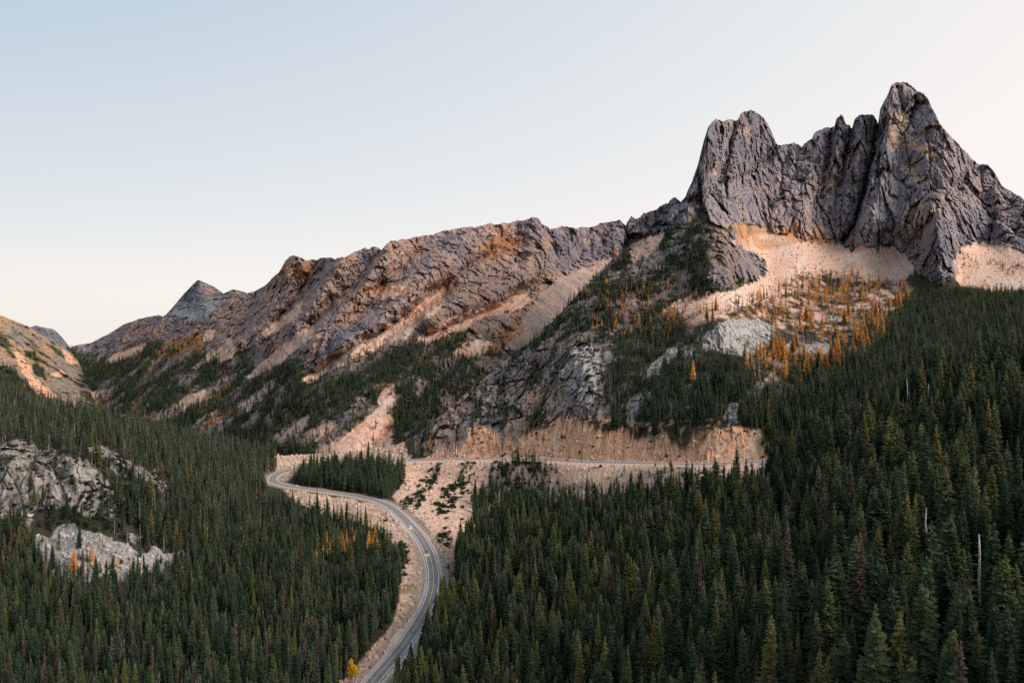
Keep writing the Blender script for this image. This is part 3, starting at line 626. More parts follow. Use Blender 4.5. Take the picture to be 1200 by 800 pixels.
rock = mixc(rock, (0.44, 0.25, 0.155), np.clip(halo * 2.2, 0, 1) * smooth(-.25, .25, n2 + .5 * n3) * .7)
col = rock * .88
lowveg = low * smooth(-.16, .10, fbm(5, px / 55, py_ / 55, pz / 55, 5, .6))
col = mixc(col, SCRUB * 1.1, lowveg)
col = mixc(col, (0.15, 0.085, 0.05), low * smooth(-.05, .3, fbm(7, px / 28 + 3, py_ / 28, pz / 40, 4, .6)) * .75); col = mixc(col, (.30, .275, .255), low * smooth(.22, .42, n2 - .3 * n1) * .75)
sc = np.zeros(P.shape, np.float32) + TALUS * np.array((1.0, .95, .92)); sc = mixc(sc, TALUS_G, smooth(0, .4, n1) * .8); sc = mixc(sc, STAIN * 1.15, smooth(.0, .4, n2) * .65); sc = mixc(sc, (.24, .17, .14), smooth(.05, .4, fbm(3, (px + pz) / 9, py_ / 30, (pz - px) / 45, 3, .6)) * .7)
col = mixc(col, sc, scree)
gs = np.zeros(P.shape, np.float32) + np.array((0.245, 0.190, 0.170)); gs = mixc(gs, (0.34, 0.24, 0.17), smooth(.0, .4, n1)); gs = mixc(gs, (.36, .32, .29), smooth(.2, .5, n3) * .6); gs = mixc(gs, (.40, .26, .185), smooth(.0, .35, fbm(5, (px + pz) / 22, py_ / 60, (pz - px) / 110, 4, .6)) * .8); gs = mixc(gs, (.13, .10, .09), smooth(.05, .4, fbm(3, (px + pz) / 9, py_ / 30, (pz - px) / 45, 3, .6)) * .7)
col = mixc(col, gs, gscree)
col = mixc(col, RUST, rusty * smooth(-.4, .1, n3 + n2) * .8)
LB.masks = dict(low=low, veg=lowveg, scree=scree, gscree=gscree, rusty=rusty)
LB.finish(P, np.clip(col, .01, .9), M_FARROCK)

# --- far left slope, far notch ridge, far peak --------------------------------------------------
def simple_layer(name, ridge, ybot, ctrl, x0, x1, amp, seed):
    L = Layer(name, ridge, ybot, ctrl, x0, x1, 1.15, 1.15, BACK, lambda x: 1.0 * fbm(seed, x * .15, x * 0 + seed, octv=4))
    P = L.world().astype(np.float32); px, py_, pz = P[..., 0], P[..., 1], P[..., 2]
    L.D += -(ridged(seed, (px * .8 - pz * .5) / 80, py_ / 120, pz / 120, 5, .55) - .45) * amp - fbm(seed + 2, px / 40, py_ / 40, pz / 40, 5, .6) * amp * .6
    return L, L.world().astype(np.float32)

ctrl = []
for c in [(-260, 500, 1600, [(340, .4)]), (0, 490, 1650, [(369, .36)]), (50, 480, 1850, [(394, .34)]), (100, 480, 1980, [(430, .25)])]: ctrl += column(*c)
LL, P = simple_layer('hillside', [(-260, 335), (-100, 350), (0, 369), (10, 373), (20, 377), (33, 382), (45, 391), (57, 397), (66, 400), (75, 407), (85, 415), (93, 426), (100, 442), (112, 478)], 500, ctrl, -260, 112, 42, 2)
X, Y = LL.X.astype(np.float32), LL.Y.astype(np.float32); px, py_, pz = P[..., 0], P[..., 1], P[..., 2]
wx, wy = warp(X, Y, 3.5, 0.07, 2)
n1 = fbm(1, px / 110, py_ / 110, pz / 110, 5, .6); n2 = fbm(6, px / 32, py_ / 32, pz / 50, 4, .6); n3 = fbm(3, px / 11, py_ / 11, pz / 11, 3, .6)
col = np.zeros(P.shape, np.float32) + np.array((0.235, 0.19, 0.155)); col = mixc(col, (0.44, 0.255, 0.12), smooth(-.05, .35, n1) * .85); col = mixc(col, (.085, .075, .065), smooth(.0, .4, n3 + .3 * n2) * .8); col = mixc(col, PALE * .8, smooth(.15, .5, n2) * .7); col = mixc(col, SCRUB * 1.2, smooth(.0, .25, fbm(5, px / 60, py_ / 60, pz / 60, 5, .6)) * smooth(372, 400, Y))
chute = soften(region(wx, wy, [[(16, 410), (22, 410), (32, 428), (42, 442), (56, 455), (68, 466), (50, 466), (38, 460), (30, 440), (22, 424)], [(70, 410), (82, 414), (92, 424), (84, 428), (74, 420)], [(58, 440), (72, 432), (78, 436), (64, 444)], [(-260, 430), (-10, 420), (6, 432), (-10, 440)]]), 1)
col = mixc(col, TALUS * np.array((1.0, .88, .78)), chute)
low = soften(region(wx, wy, [[(-260, 430), (0, 428), (14, 430), (30, 446), (40, 462), (40, 500), (-260, 500)], [(40, 425), (50, 430), (54, 445), (44, 440), (36, 430)], [(28, 412), (40, 414), (42, 424), (30, 420)]]), 1)
col = mixc(col, SCRUB, low)
LL.masks = dict(low=low, chute=chute)
LL.finish(P, np.clip(col, .01, .9), M_FARROCK)

LF, P = simple_layer('far_ridge', [(10, 405), (25, 392), (36, 383), (42, 381), (48, 383), (54, 384), (61, 385), (66, 388), (70, 392), (75, 398), (79, 403), (86, 412), (100, 430)], 440, [(10, 440, 3300), (100, 440, 3300), (10, 380, 3900), (50, 380, 3900), (100, 400, 3800)], 10, 100, 60, 5)
n2 = fbm(6, P[..., 0] / 50, P[..., 1] / 50, P[..., 2] / 70, 5, .6)
LF.finish(P, np.clip(mixc(np.zeros(P.shape, np.float32) + np.array((.13, .135, .15)), (.23, .20, .18), smooth(-.1, .4, n2)), .01, .9), M_FARROCK)

LP, P = simple_layer('far_peak', [(170, 384), (185, 375), (195, 368), (203, 359), (209, 352), (215, 345), (220, 340), (226, 333), (230, 329), (233, 328), (240, 331), (246, 334), (252, 337), (262, 344), (268, 341), (274, 339), (280, 340), (288, 343), (300, 345), (320, 352)], 400,
                    [(170, 400, 2700), (320, 400, 2600), (240, 400, 2600), (240, 378, 2750), (232, 328, 3000), (200, 365, 2900), (215, 345, 3010), (240, 355, 2850), (250, 337, 3030), (290, 343, 3000), (270, 340, 2950), (320, 350, 2900)], 170, 320, 62, 4)
X, Y = LP.X.astype(np.float32), LP.Y.astype(np.float32)
n2 = fbm(6, P[..., 0] / 50, P[..., 1] / 50, P[..., 2] / 90, 5, .6)
col = mixc(np.zeros(P.shape, np.float32) + np.array((.105, .105, .12)), (.26, .19, .145), smooth(-.1, .3, n2) * smooth(228, 250, X))
wx, wy = warp(X, Y, 2.5, 0.09, 2)
col = mixc(col, (.135, .158, .165), soften(region(wx, wy, [[(202, 366), (214, 360), (225, 357), (238, 353), (258, 351), (256, 362), (245, 371), (232, 380), (214, 376)]]), 2))
LP.finish(P, np.clip(col, .01, .9), M_FARROCK)

# --- broad ground sheet far below everything ---------------------------------------------------
gm, nt, b = new_mat('valley_soil', 0.95, 0.1)
n = nt.nodes.new('ShaderNodeTexNoise'); n.inputs['Scale'].default_value = 0.02; n.inputs['Detail'].default_value = 6
tc = nt.nodes.new('ShaderNodeTexCoord'); nt.links.new(tc.outputs['Object'], n.inputs['Vector'])
r = nt.nodes.new('ShaderNodeValToRGB'); r.color_ramp.elements[0].color = (.03, .04, .022, 1); r.color_ramp.elements[1].color = (.08, .07, .045, 1)
nt.links.new(n.outputs['Fac'], r.inputs['Fac']); nt.links.new(r.outputs['Color'], b.inputs['Base Color'])
ang = np.linspace(0, 2 * np.pi, 65)[:-1]
vs = np.c_[5100 * np.cos(ang), 5100 * np.sin(ang), np.full(64, -420.0)]
tag(link('ground', mesh_from('ground', vs, np.arange(64), 64, [gm])), kind='structure')

# ----------------------------------------------------------------------------
# highway
# ----------------------------------------------------------------------------
tang = np.gradient(ROAD, axis=0); tang[:, 2] = 0; tang /= np.linalg.norm(tang, axis=1)[:, None]
nrm = np.c_[tang[:, 1], -tang[:, 0], np.zeros(len(tang))]
def strip(name, offs, zs, mat, sl=slice(None), kind='structure'):
    """ribbon along the centre line: list of lateral offsets (number or array) and heights"""
    R, N_ = ROAD[sl], nrm[sl]
    rows = []
    for o, z in zip(offs, zs):
        o = np.broadcast_to(np.asarray(o, float), (len(ROAD),))[sl]
        q = R + N_ * o[:, None]; q[:, 2] += z; rows.append(q)
    A = np.stack(rows, 1); nr, nc = A.shape[:2]
    i = np.arange(nr * nc).reshape(nr, nc)
    q = np.stack([i[:-1, :-1], i[:-1, 1:], i[1:, 1:], i[1:, :-1]], -1)
    o = link(name, mesh_from(name, A.reshape(-1, 3), q, 4, [mat]))
    if kind: tag(o, kind=kind)
    return o
s_along = np.r_[0, np.cumsum(np.linalg.norm(np.diff(ROAD, axis=0), axis=1))]
M_ASPH = plain_mat('worn_asphalt', (0.19, 0.182, 0.19), 0.9, 0.2, vary=0.22, scale=0.4)
M_GRAVEL = plain_mat('shoulder_gravel', (0.48, 0.38, 0.31), 0.95, 0.1, vary=0.25, scale=0.5)
M_WHITE = plain_mat('white_road_paint', (0.75, 0.75, 0.74), 0.7, 0.3, vary=0.12, scale=0.6)
M_YPAINT = plain_mat('yellow_road_paint', (0.62, 0.36, 0.10), 0.7, 0.3, vary=0.15, scale=0.6)
# pull-outs widen the left shoulder at two places
dist_to = lambda x, y: np.array([math.hypot((p[0] / p[1] * F + CX) - x, (HY - p[2] / p[1] * F) - y) for p in ROAD])
wl = 6.6 + 5.0 * np.exp(-(dist_to(478, 614) / 15) ** 2) + 4.0 * np.exp(-(dist_to(478, 748) / 20) ** 2) + 0.5 * fbm(1, s_along / 25, s_along * 0, octv=3)
wr = 6.6 + 1.0 * fbm(3, s_along / 30, s_along * 0, octv=3)
# travelling from the bottom of the frame, +nrm is the right-hand side
up = smooth(-180, -172, ROAD[:, 2]) * (s_along > 380)
wl = wl + 3.5 * up; wr = wr + 5.5 * up
strip('road_shoulder', [-wl - 3.5, -wl, wr, wr + 3.5], [-2.2, -.06, -.06, -2.2], M_GRAVEL)
strip('road', [-4.9, 0, 4.9], [.03, .10, .03], M_ASPH)
strip('road_edge_marking', [-4.05, -3.62], [.10, .10], M_WHITE); strip('road_edge_marking', [3.62, 4.05], [.10, .10], M_WHITE)
strip('road_centre_marking', [-.26, .26], [.16, .16], M_YPAINT)

# ----------------------------------------------------------------------------
# trees
# ----------------------------------------------------------------------------
def cone_trunk(h, r0, r1, sides=6, lean=0.0, z0=-0.02, segs=4, wob=0.0, rs=None):
    V, Fq = [], []
    for k in range(segs + 1):
        t = k / segs; r = r0 + (r1 - r0) * t
        ox = lean * t * t + (rs.normal() * wob if rs is not None and 0 < k else 0); oy = (rs.normal() * wob if rs is not None and 0 < k else 0)
        for s in range(sides):
            a = 2 * math.pi * s / sides
            V.append((ox + r * math.cos(a), oy + r * math.sin(a), z0 + (h - z0) * t))
    for k in range(segs):
        for s in range(sides):
            a, b_ = k * sides + s, k * sides + (s + 1) % sides
            Fq.append((a, b_, b_ + sides, a + sides))
    return V, Fq

def conifer_crown(seed, levels, per, R, base, droop, gap, fine=True, top_thin=1.0, power=0.85):
    """whorls of drooping sprays with ragged edges, unit height"""
    rs = np.random.default_rng(seed)
    V, T = [], []
    lop = rs.uniform(0, 6.28); lopa = rs.uniform(0.05, 0.25)
    for L in range(levels):
        t = (L + rs.uniform(-.3, .3)) / (levels - 1); t = min(max(t, 0), 1)
        z = base + (0.985 - base) * t
        prof = R * (1 - t) ** power * (0.55 + 0.45 * min(1, t / 0.12)) + 0.010
        k = max(3, int(round(per * (1 - 0.45 * t))))
        a0 = rs.uniform(0, 6.28)
        for i in range(k):
            if rs.random() < gap: continue
            a = a0 + 6.283 * i / k + rs.normal() * .25
            ln = prof * rs.uniform(.62, 1.18) * (1 + lopa * math.cos(a - lop))
            dr = droop * rs.uniform(.6, 1.4) * (1.0 - .9 * t)
            ca, sa = math.cos(a), math.sin(a)
            wdt = ln * (rs.uniform(.15, .25) if fine else rs.uniform(.24, .36)) + .005
            ns = 3 if fine else 1
            zs = z + rs.normal() * .006
            def pt(u, v, dz):
                rr = ln * u
                return (ca * rr - sa * v, sa * rr + ca * v, zs - dr * ln * (max(u, 0) ** 1.3) * 2.0 + 0.35 * ln * max(0, u - .65) + dz)
            if fine:
                us = [0.02, .28, .46, .64, .82, 1.0]
                ws = [.25, .95, .55, .9, .45, .0]
                b0 = len(V)
                for u, w in zip(us, ws):
                    w *= wdt * rs.uniform(.75, 1.25)
                    V.append(pt(u, 0, .012 * (1 - u))); V.append(pt(u - .07, w, -.55 * w)); V.append(pt(u - .07, -w, -.55 * w))
                for s in range(5):
                    c0, l0, r0 = b0 + 3 * s, b0 + 3 * s + 1, b0 + 3 * s + 2
                    c1, l1, r1_ = c0 + 3, l0 + 3, r0 + 3
                    T += [(c0, c1, l1), (c0, l1, l0), (c0, r1_, c1), (c0, r0, r1_)]
            else:
                b0 = len(V)
                V += [pt(.0, 0, .02), pt(.45, wdt * 1.1, -.5 * wdt), pt(1.0, 0, 0), pt(.45, -wdt * 1.1, -.5 * wdt)]
                T += [(b0, b0 + 2, b0 + 1), (b0, b0 + 3, b0 + 2)]
    # leader shoot
    b0 = len(V); V += [(0.008, 0, .955), (-.004, .007, .955), (-.004, -.007, .955), (0, 0, 1.0)]; T += [(b0, b0 + 1, b0 + 3), (b0 + 1, b0 + 2, b0 + 3), (b0 + 2, b0, b0 + 3)]
    return V, T

def tri_split(quads):
    out = []
    for q in quads: out += [(q[0], q[1], q[2]), (q[0], q[2], q[3])]
    return out

class Kind:
    """one tree form: trunk data, crown data and the joined data for masses of trees"""
    def __init__(self, name, crown, trunk, mcrown, mtrunk):
        self.name = name
        cv, ct = crown; tv, tq = trunk; tt = tri_split(tq)
        self.crown = mesh_from(name + '_crown', cv, ct, 3, [mcrown]) if cv else None
        self.trunk = mesh_from(name + '_trunk', tv, tt, 3, [mtrunk], None, True)
        n = len(tv)
        allv = list(tv) + list(cv); allt = list(tt) + [(a + n, b_ + n, c + n) for a, b_, c in ct]
        self.whole = mesh_from(name, allv, allt, 3, [mtrunk, mcrown], [0] * len(tt) + [1] * len(ct))

def snag_branches(rs, n, zr, ln, r):
    V, Q = [], []
    for _ in range(n):
        z = rs.uniform(*zr); a = rs.uniform(0, 6.28); l = ln * rs.uniform(.3, 1) * (1.15 - z); up = rs.uniform(-.5, .25)
        ca, sa = math.cos(a), math.sin(a); b0 = len(V)
        for t, rr in ((0, r), (1, r * .35)):
            for s in range(3):
                th = 2.09 * s
                V.append((ca * l * t - sa * rr * math.cos(th), sa * l * t + ca * rr * math.cos(th), z + up * l * t + rr * math.sin(th)))
        for s in range(3): Q.append((b0 + s, b0 + (s + 1) % 3, b0 + 3 + (s + 1) % 3, b0 + 3 + s))
    return V, Q

def merge_vq(a, b):
    n = len(a[0]); return list(a[0]) + list(b[0]), list(a[1]) + [tuple(i + n for i in q) for q in b[1]]

KINDS = {}   # form -> (near kinds, far kinds)
def make_kinds():
    spec = [  # form, count, crown settings, foliage, trunk
        ('fir', 8, dict(R=.135, base=.10, droop=.20, gap=.10, power=.82), M_FIR, M_BARK),
        ('olive', 4, dict(R=.15, base=.08, droop=.24, gap=.12, power=.80), M_OLIVE, M_BARK),
        ('slim', 2, dict(R=.085, base=.16, droop=.30, gap=.14, power=.6), M_FIR, M_BARK),
        ('brown', 2, dict(R=.13, base=.12, droop=.22, gap=.22, power=.8), M_BROWN, M_BARK),
        ('grey', 2, dict(R=.085, base=.2, droop=.3, gap=.5, power=.7), M_GREYNEEDLE, M_DEADWOOD),
        ('larch', 4, dict(R=.155, base=.08, droop=.08, gap=.14, power=.75), M_LARCH, M_BARK),
    ]
    sd = 10
    for form, cnt, kw, mf, mt in spec:
        near, far = [], []
        for k in range(cnt):
            sd += 1
            rs = np.random.default_rng(sd)
            tr = cone_trunk(.97, .0115, .002, 6, rs=rs, wob=.0015)
            if form == 'grey': tr = merge_vq(tr, snag_branches(rs, 26, (.2, .95), .10, .0022))
            vk = dict(kw); vk.update(R=kw['R'] * rs.uniform(.78, 1.28), base=kw['base'] * rs.uniform(.4, 2.2), droop=kw['droop'] * rs.uniform(.6, 1.4), gap=min(.6, kw['gap'] * rs.uniform(.5, 2.2)), power=kw['power'] * rs.uniform(.75, 1.3))
            near.append(Kind(f'{form}_tree_form', conifer_crown(sd, 48, 12, **vk), tr, mf, mt))
            far.append(Kind(f'{form}_tree_far_form', conifer_crown(sd + 50, 15, 6, fine=False, **vk), cone_trunk(.95, .012, .003, 4, segs=1), mf, mt))
        KINDS[form] = (near, far)
    near = []
    for k in range(4):
        rs = np.random.default_rng(400 + k)
        tr = cone_trunk(1.0, .021, .005, 6, lean=rs.uniform(-.05, .05), segs=7, wob=.004, rs=rs)
        near.append(Kind('dead_tree_form', ([], []), merge_vq(tr, snag_branches(rs, [10, 24, 34, 16][k], (.25, .97),   .10, .0034)), M_DEADWOOD, M_DEADWOOD))
    KINDS['snag'] = (near, near)
make_kinds()

def scatter(L, dens):
    """poisson scatter over a layer's cells; dens is trees per square metre of plan area at the vertices"""
    P = L.P
    a, b_, c, d = P[:-1, :-1], P[1:, :-1], P[1:, 1:], P[:-1, 1:]
    area = np.abs((c[..., 0] - a[..., 0]) * (d[..., 1] - b_[..., 1]) - (d[..., 0] - b_[..., 0]) * (c[..., 1] - a[..., 1])) * .5
    area3 = .5 * np.linalg.norm(np.cross(c - a, d - b_), axis=-1)
    area = np.minimum(area3, area * 1.0 + .35 * area3)
    lam = area * dens[:-1, :-1]
    n = rng.poisson(np.clip(lam, 0, 30))
    i, j = np.nonzero(n); rep = np.repeat(np.arange(len(i)), n[i, j]); i, j = i[rep], j[rep]
    u, v = rng.random(len(i))[:, None], rng.random(len(i))[:, None]
    pos = (a[i, j] * (1 - u) + b_[i, j] * u) * (1 - v) + (d[i, j] * (1 - u) + c[i, j] * u) * v
    return pos, i, j

def thin(pos, cell):
    key = np.floor(pos[:, :2] / cell).astype(np.int64); k = key[:, 0] * 1000003 + key[:, 1]
    _, first = np.unique(k, return_index=True)
    return np.sort(first)

TREES = []   # rows: x y z height width rot form k zone
def add_trees(L, dens, hfun, mixture, cell, zone):
    pos, i, j = scatter(L, dens)
    k = thin(pos, cell); pos, i, j = pos[k], i[k], j[k]
    px_, py__ = L.X[i, j], L.Y[i, j]
    h = hfun(px_, py__, pos) * np.clip(rng.normal(1, .27, len(pos)), .35, 1.55)
    forms = list(mixture); w = np.array([mixture[f] for f in forms], float)
    if callable(zone): pass
    clump = fbm(3, pos[:, 0] / 45, pos[:, 1] / 45, octv=2)
    pr = rng.random(len(pos)) * .75 + .25 * np.clip(.5 + clump, 0, 1)
    cum = np.cumsum(w / w.sum()); fi = np.searchsorted(cum, np.clip(pr, 0, .9999))
    for q in range(len(pos)):
        TREES.append((pos[q, 0], pos[q, 1], pos[q, 2] - .4, h[q], 1.0, rng.random() * 6.28, forms[fi[q]], zone))
    return len(pos)

inf = lambda L: ((L.X > -250) & (L.X < 1450)).astype(np.float32)
# near hill
X, Y = LN.X, LN.Y
gap = smooth(-.35, -.05, fbm(5, LN.P[..., 0] / 30, LN.P[..., 1] / 30, octv=3))
d = np.interp(LN.X, [560, 800, 1100], [.058, .044, .030]) * inf(LN) * (1 - LN.masks['edge'] * .9) * (.35 + .65 * gap)
d[LN.Y < LN.yr[None, :] + 2] *= .5
nN = add_trees(LN, d, lambda x, y, p: np.interp(x, [450, 560, 800, 1100, 1300], [18, 21, 27, 34, 37]), {'fir': .44, 'slim': .14, 'olive': .25, 'brown': .075, 'grey': .08, 'snag': .035}, 3.1, 'right')
# main layer: several forests
X, Y = LM.X.astype(np.float32), LM.Y.astype(np.float32); MK = LM.masks
wx, wy = warp(X, Y, 6, 0.05, 4)
bare = np.clip(MK['tower'] + MK['talus'] * .97 + MK['embank'] + MK['earth'] + MK['roadside'] + MK['ltalus'] * .96 + MK['slab'] + MK['redg'] + MK['outcrop'], 0, 1)
rd = (MK['road'] > 13).astype(np.float32)
LEFT = [[(-160, 440), (0, 440), (210, 495), (330, 530), (322, 548), (310, 562), (330, 576), (352, 592), (380, 604), (420, 612), (446, 623), (466, 642), (471, 662), (470, 690), (463, 722), (436, 757), (396, 815), (360, 905), (-160, 905)]]
left = region(wx, wy, LEFT) * (1 - bare) * rd * (1 - region(X, Y, [[(309, 552), (322, 548), (350, 566), (362, 600), (334, 594), (311, 582)]]))
left *= 1 - .95 * np.clip(MK['cliff'], 0, 1)
left *= 1 - .6 * region(wx, wy, [[(28, 668), (70, 672), (120, 680), (210, 655), (216, 684), (150, 706), (60, 704)]])
left *= 1 - .45 * region(wx, wy, [[(0, 600), (135, 600), (140, 622), (60, 616), (30, 640), (0, 640)]])
left *= 1 - .8 * region(wx, wy, [[(362, 648), (446, 640), (470, 662), (468, 684), (365, 682)]])
sap = region(wx, wy, [[(380, 640), (420, 620), (442, 615), (462, 624), (474, 650), (466, 662), (440, 650), (400, 655), (372, 655)]])
under = region(wx, wy, [[(120, 556), (215, 580), (220, 640), (180, 645), (110, 622), (60, 612), (28, 600), (70, 592)]])
nA = add_trees(LM, left * (1 - sap) * (1 - .35 * under) * .056 * inf(LM), lambda x, y, p: np.interp(y, [450, 520, 600, 700, 800], [12, 14, 16.5, 19.5, 21.5]), {'fir': .42, 'slim': .26, 'olive': .07, 'brown': .06, 'grey': .18, 'snag': .03}, 2.8, 'left')
nA += add_trees(LM, sap * rd * .05 * (1 - bare), lambda x, y, p: np.full(len(x), 9.0), {'fir': .5, 'olive': .5}, 2.6, 'saplings')
CLUMP = [[(343, 566), (352, 556), (372, 551), (400, 547), (440, 545), (456, 549), (474, 549), (474, 566), (462, 578), (450, 586), (420, 579), (380, 573)]]
nA += add_trees(LM, region(X, Y, CLUMP) * (MK['road'] > 9) * .10, lambda x, y, p: rng.uniform(12, 22, len(x)), {'fir': .5, 'slim': .45, 'grey': .08}, 3.0, 'hairpin')
RIGHTF = [[(862, 500), (872, 470), (900, 442), (960, 426), (1000, 402), (1042, 372), (1062, 350), (1100, 338), (1200, 341), (1460, 345), (1460, 700), (900, 640), (921, 545), (905, 522), (880, 508)]]
right = region(wx, wy, RIGHTF) * (1 - .6 * region(wx, wy, [[(868, 410), (960, 400), (1040, 350), (1066, 352), (1040, 395), (1000, 430), (940, 466), (880, 466)]])) * (1 - np.clip(MK['slab'] + MK['earth'] + MK['tower'] + .9 * MK['talus'], 0, 1))
nA += add_trees(LM, right * .046 * inf(LM), lambda x, y, p: np.interp(y, [340, 420, 520, 620], [12.5, 16, 20, 23]), {'fir': .62, 'slim': .12, 'olive': .16, 'brown': .05, 'grey': .05, 'snag': .006}, 3.5, 'slope')
MIDF = [[(720, 402), (760, 372), (800, 380), (826, 412), (870, 422), (900, 440), (872, 470), (872, 508), (830, 500), (800, 502), (762, 508), (716, 506), (708, 470), (712, 440)]]
mid = region(wx, wy, MIDF) * (1 - MK['slab']) * (1 - MK['earth'])
nA += add_trees(LM, mid * .055, lambda x, y, p: np.interp(y, [380, 500], [12.5, 19]), {'fir': .6, 'slim': .28, 'grey': .12, 'larch': .02}, 3.3, 'bench')
spf = np.clip(MK['spur'] + MK['crags'] * .55, 0, 1) * (.12 + .88 * MK['veg']) * (1 - bare)
nA += add_trees(LM, spf * .058, lambda x, y, p: np.interp(y, [280, 400, 500], [9, 12, 15]), {'fir': .62, 'slim': .2, 'grey': .1, 'larch': .10}, 3.0, 'spur')
nA += add_trees(LM, np.clip(region(wx, wy, [[(552, 590), (580, 570), (610, 556), (640, 552), (660, 575), (640, 620), (560, 650)], [(660, 570), (720, 575), (800, 560), (880, 560), (915, 548), (925, 600), (700, 640)]]), 0, 1) * .03, lambda x, y, p: np.interp(x, [560, 650, 700], [19, 17, 10]), {'fir': .7, 'slim': .25, 'grey': .06}, 3.4, 'bank')
nA += add_trees(LM, MK['cliff'] * .002 + MK['ltalus'] * .0030, lambda x, y, p: np.full(len(x), 11.0), {'fir': .8, 'slim': .2}, 4, 'cliff')
nA += add_trees(LM, (MK['vg'] * .02 + MK['embank'] * .0012) * (MK['road'] > 9), lambda x, y, p: np.full(len(x), 4.5), {'fir': .9, 'slim': .1}, 3, 'shrubby')
# golden larches
LARCH = [[(775, 348), (830, 362), (880, 352), (930, 326), (1000, 322), (1070, 336), (1046, 352), (1042, 372), (1010, 398), (965, 402), (910, 392), (880, 376), (820, 378), (780, 384)]]
lz = region(wx, wy, LARCH) * (1 - MK['slab']) * smooth(-.28, .1, fbm(1, X / 26, Y / 20, octv=3))
nA += add_trees(LM, lz * .011, lambda x, y, p: np.full(len(x), 16.0), {'larch': .66, 'fir': .36}, 3.2, 'larch_belt')
nA += add_trees(LM, region(wx, wy, [[(930, 316), (1000, 314), (1010, 322), (985, 332), (935, 330)], [(1125, 292), (1200, 310), (1200, 322), (1130, 312)], [(870, 345), (885, 338), (900, 344), (880, 352)]]) * .012, lambda x, y, p: np.full(len(x), 8.0), {'larch': .7, 'fir': .3}, 3, 'larch_belt')
lz2 = region(wx, wy, [[(868, 415), (900, 398), (960, 404), (1000, 398), (1040, 350), (1062, 352), (1044, 385), (1012, 418), (968, 436), (915, 458), (880, 456)]]) * (1 - MK['slab'])
nA += add_trees(LM, lz2 * .0085, lambda x, y, p: np.full(len(x), 19.0), {'larch': .8, 'fir': .2}, 4, 'larch_glade')
lz3 = region(wx, wy, [[(700, 350), (770, 330), (830, 350), (800, 400), (740, 410), (690, 390)]])
nA += add_trees(LM, lz3 * .010, lambda x, y, p: np.full(len(x), 11.0), {'larch': 1.0}, 4, 'larch_spur')
nA += add_trees(LM, region(wx, wy, [[(366, 652), (380, 638), (440, 632), (448, 642), (400, 654)]]) * .022, lambda x, y, p: np.full(len(x), 13.0), {'larch': 1.0}, 4, 'larch_valley')
# ridge foot
X, Y = LB.X.astype(np.float32), LB.Y.astype(np.float32); MB = LB.masks
fb = MB['low'] * (1 - .97 * np.clip(MB['scree'] + MB['gscree'], 0, 1))
DENSE = [[(452, 422), (490, 394), (506, 402), (522, 405), (548, 420), (560, 440), (510, 470), (480, 478), (460, 452)], [(285, 455), (330, 430), (352, 424), (345, 446), (310, 466), (285, 472)], [(195, 492), (215, 478), (240, 470), (238, 490), (215, 502)], [(240, 508), (300, 503), (360, 512), (352, 540), (280, 535)],
         [(62, 440), (85, 420), (120, 427), (150, 420), (180, 402), (194, 402), (182, 420), (160, 432), (130, 442), (110, 452), (85, 462), (60, 450)], [(380, 470), (420, 440), (445, 430), (440, 450), (400, 490)], [(560, 470), (600, 420), (640, 395), (660, 370), (640, 430)], [(230, 425), (262, 424), (280, 440), (250, 445)]]
wx, wy = warp(X, Y, 5, .06, 2)
dn = soften(region(wx, wy, DENSE), 1) * (1 - .9 * MB['scree'])
nB = add_trees(LB, fb * (.0045 + .024 * MB['veg'] ** 2) + dn * .032, lambda x, y, p: np.interp(y, [380, 450, 520], [12, 15, 19]), {'fir': .8, 'slim': .15, 'grey': .06, 'larch': .03}, 3.6, 'ridge')
lr = np.clip(MB['rusty'] * (Y > 390) * 1.0 + .35 * smooth(.1, .35, fbm(7, X / 30, Y / 22, octv=3)) * fb, 0, 1)
nB += add_trees(LB, lr * .007, lambda x, y, p: np.full(len(x), 10.5), {'larch': 1.0}, 3.6, 'larch_ridge')
nB += add_trees(LL, LL.masks['low'] * .016 * inf(LL), lambda x, y, p: np.full(len(x), 12.0), {'fir': .85, 'larch': .05, 'slim': .1}, 3.6, 'farleft')
print('trees', nN, nA, nB, len(TREES))

# hand placed trees, read off the photograph: column and row of the foot, height in metres
def foot(L, x, y):
    j = int(np.clip(round((x - L.xs[0]) / (L.xs[1] - L.xs[0])), 0, L.nc - 1))
    i = int(np.clip(np.searchsorted(L.Y[:, j], y), 0, L.nr - 1))
    return L.P[i, j]
PLACED = []
for x, y, h, form, zone in [(86, 672, 21, 'larch', 'talus'), (106, 658, 16, 'larch', 'talus'), (113, 668, 17, 'larch', 'talus'), (138, 666, 13, 'larch', 'talus'), (153, 680, 15, 'larch', 'talus'), (120, 640, 11, 'larch', 'talus'),
                            (813, 448, 27, 'larch', 'lone'), (990, 414, 21, 'larch', 'lone'), (1024, 405, 17, 'larch', 'lone'), (947, 432, 15, 'larch', 'lone'), (930, 466, 12, 'larch', 'lone'), (962, 452, 14, 'larch', 'lone'), (939, 450, 14, 'larch', 'lone'), (960, 440, 13, 'larch', 'lone')]:
    L = LM
    p = foot(L, x, y); PLACED.append((p[0], p[1], p[2] - .3, h, 1.0, rng.random() * 6.28, form, zone))
for x, y, h, zone in [(907, 720, 22, 'snag'), (760, 735, 23, 'snag'), (1168, 640, 19, 'snag'), (1088, 705, 28, 'snag'), (1150, 790, 32, 'snag'), (1027, 612, 24, 'snag'), (652, 745, 16, 'snag'), (700, 676, 17, 'snag'), (942, 602, 15, 'snag'), (967, 600, 15, 'snag')]:
    p = foot(LN, x, y); PLACED.append((p[0], p[1], p[2] - .3, h * 1.35, 1.2, rng.random() * 6.28, 'snag', zone))

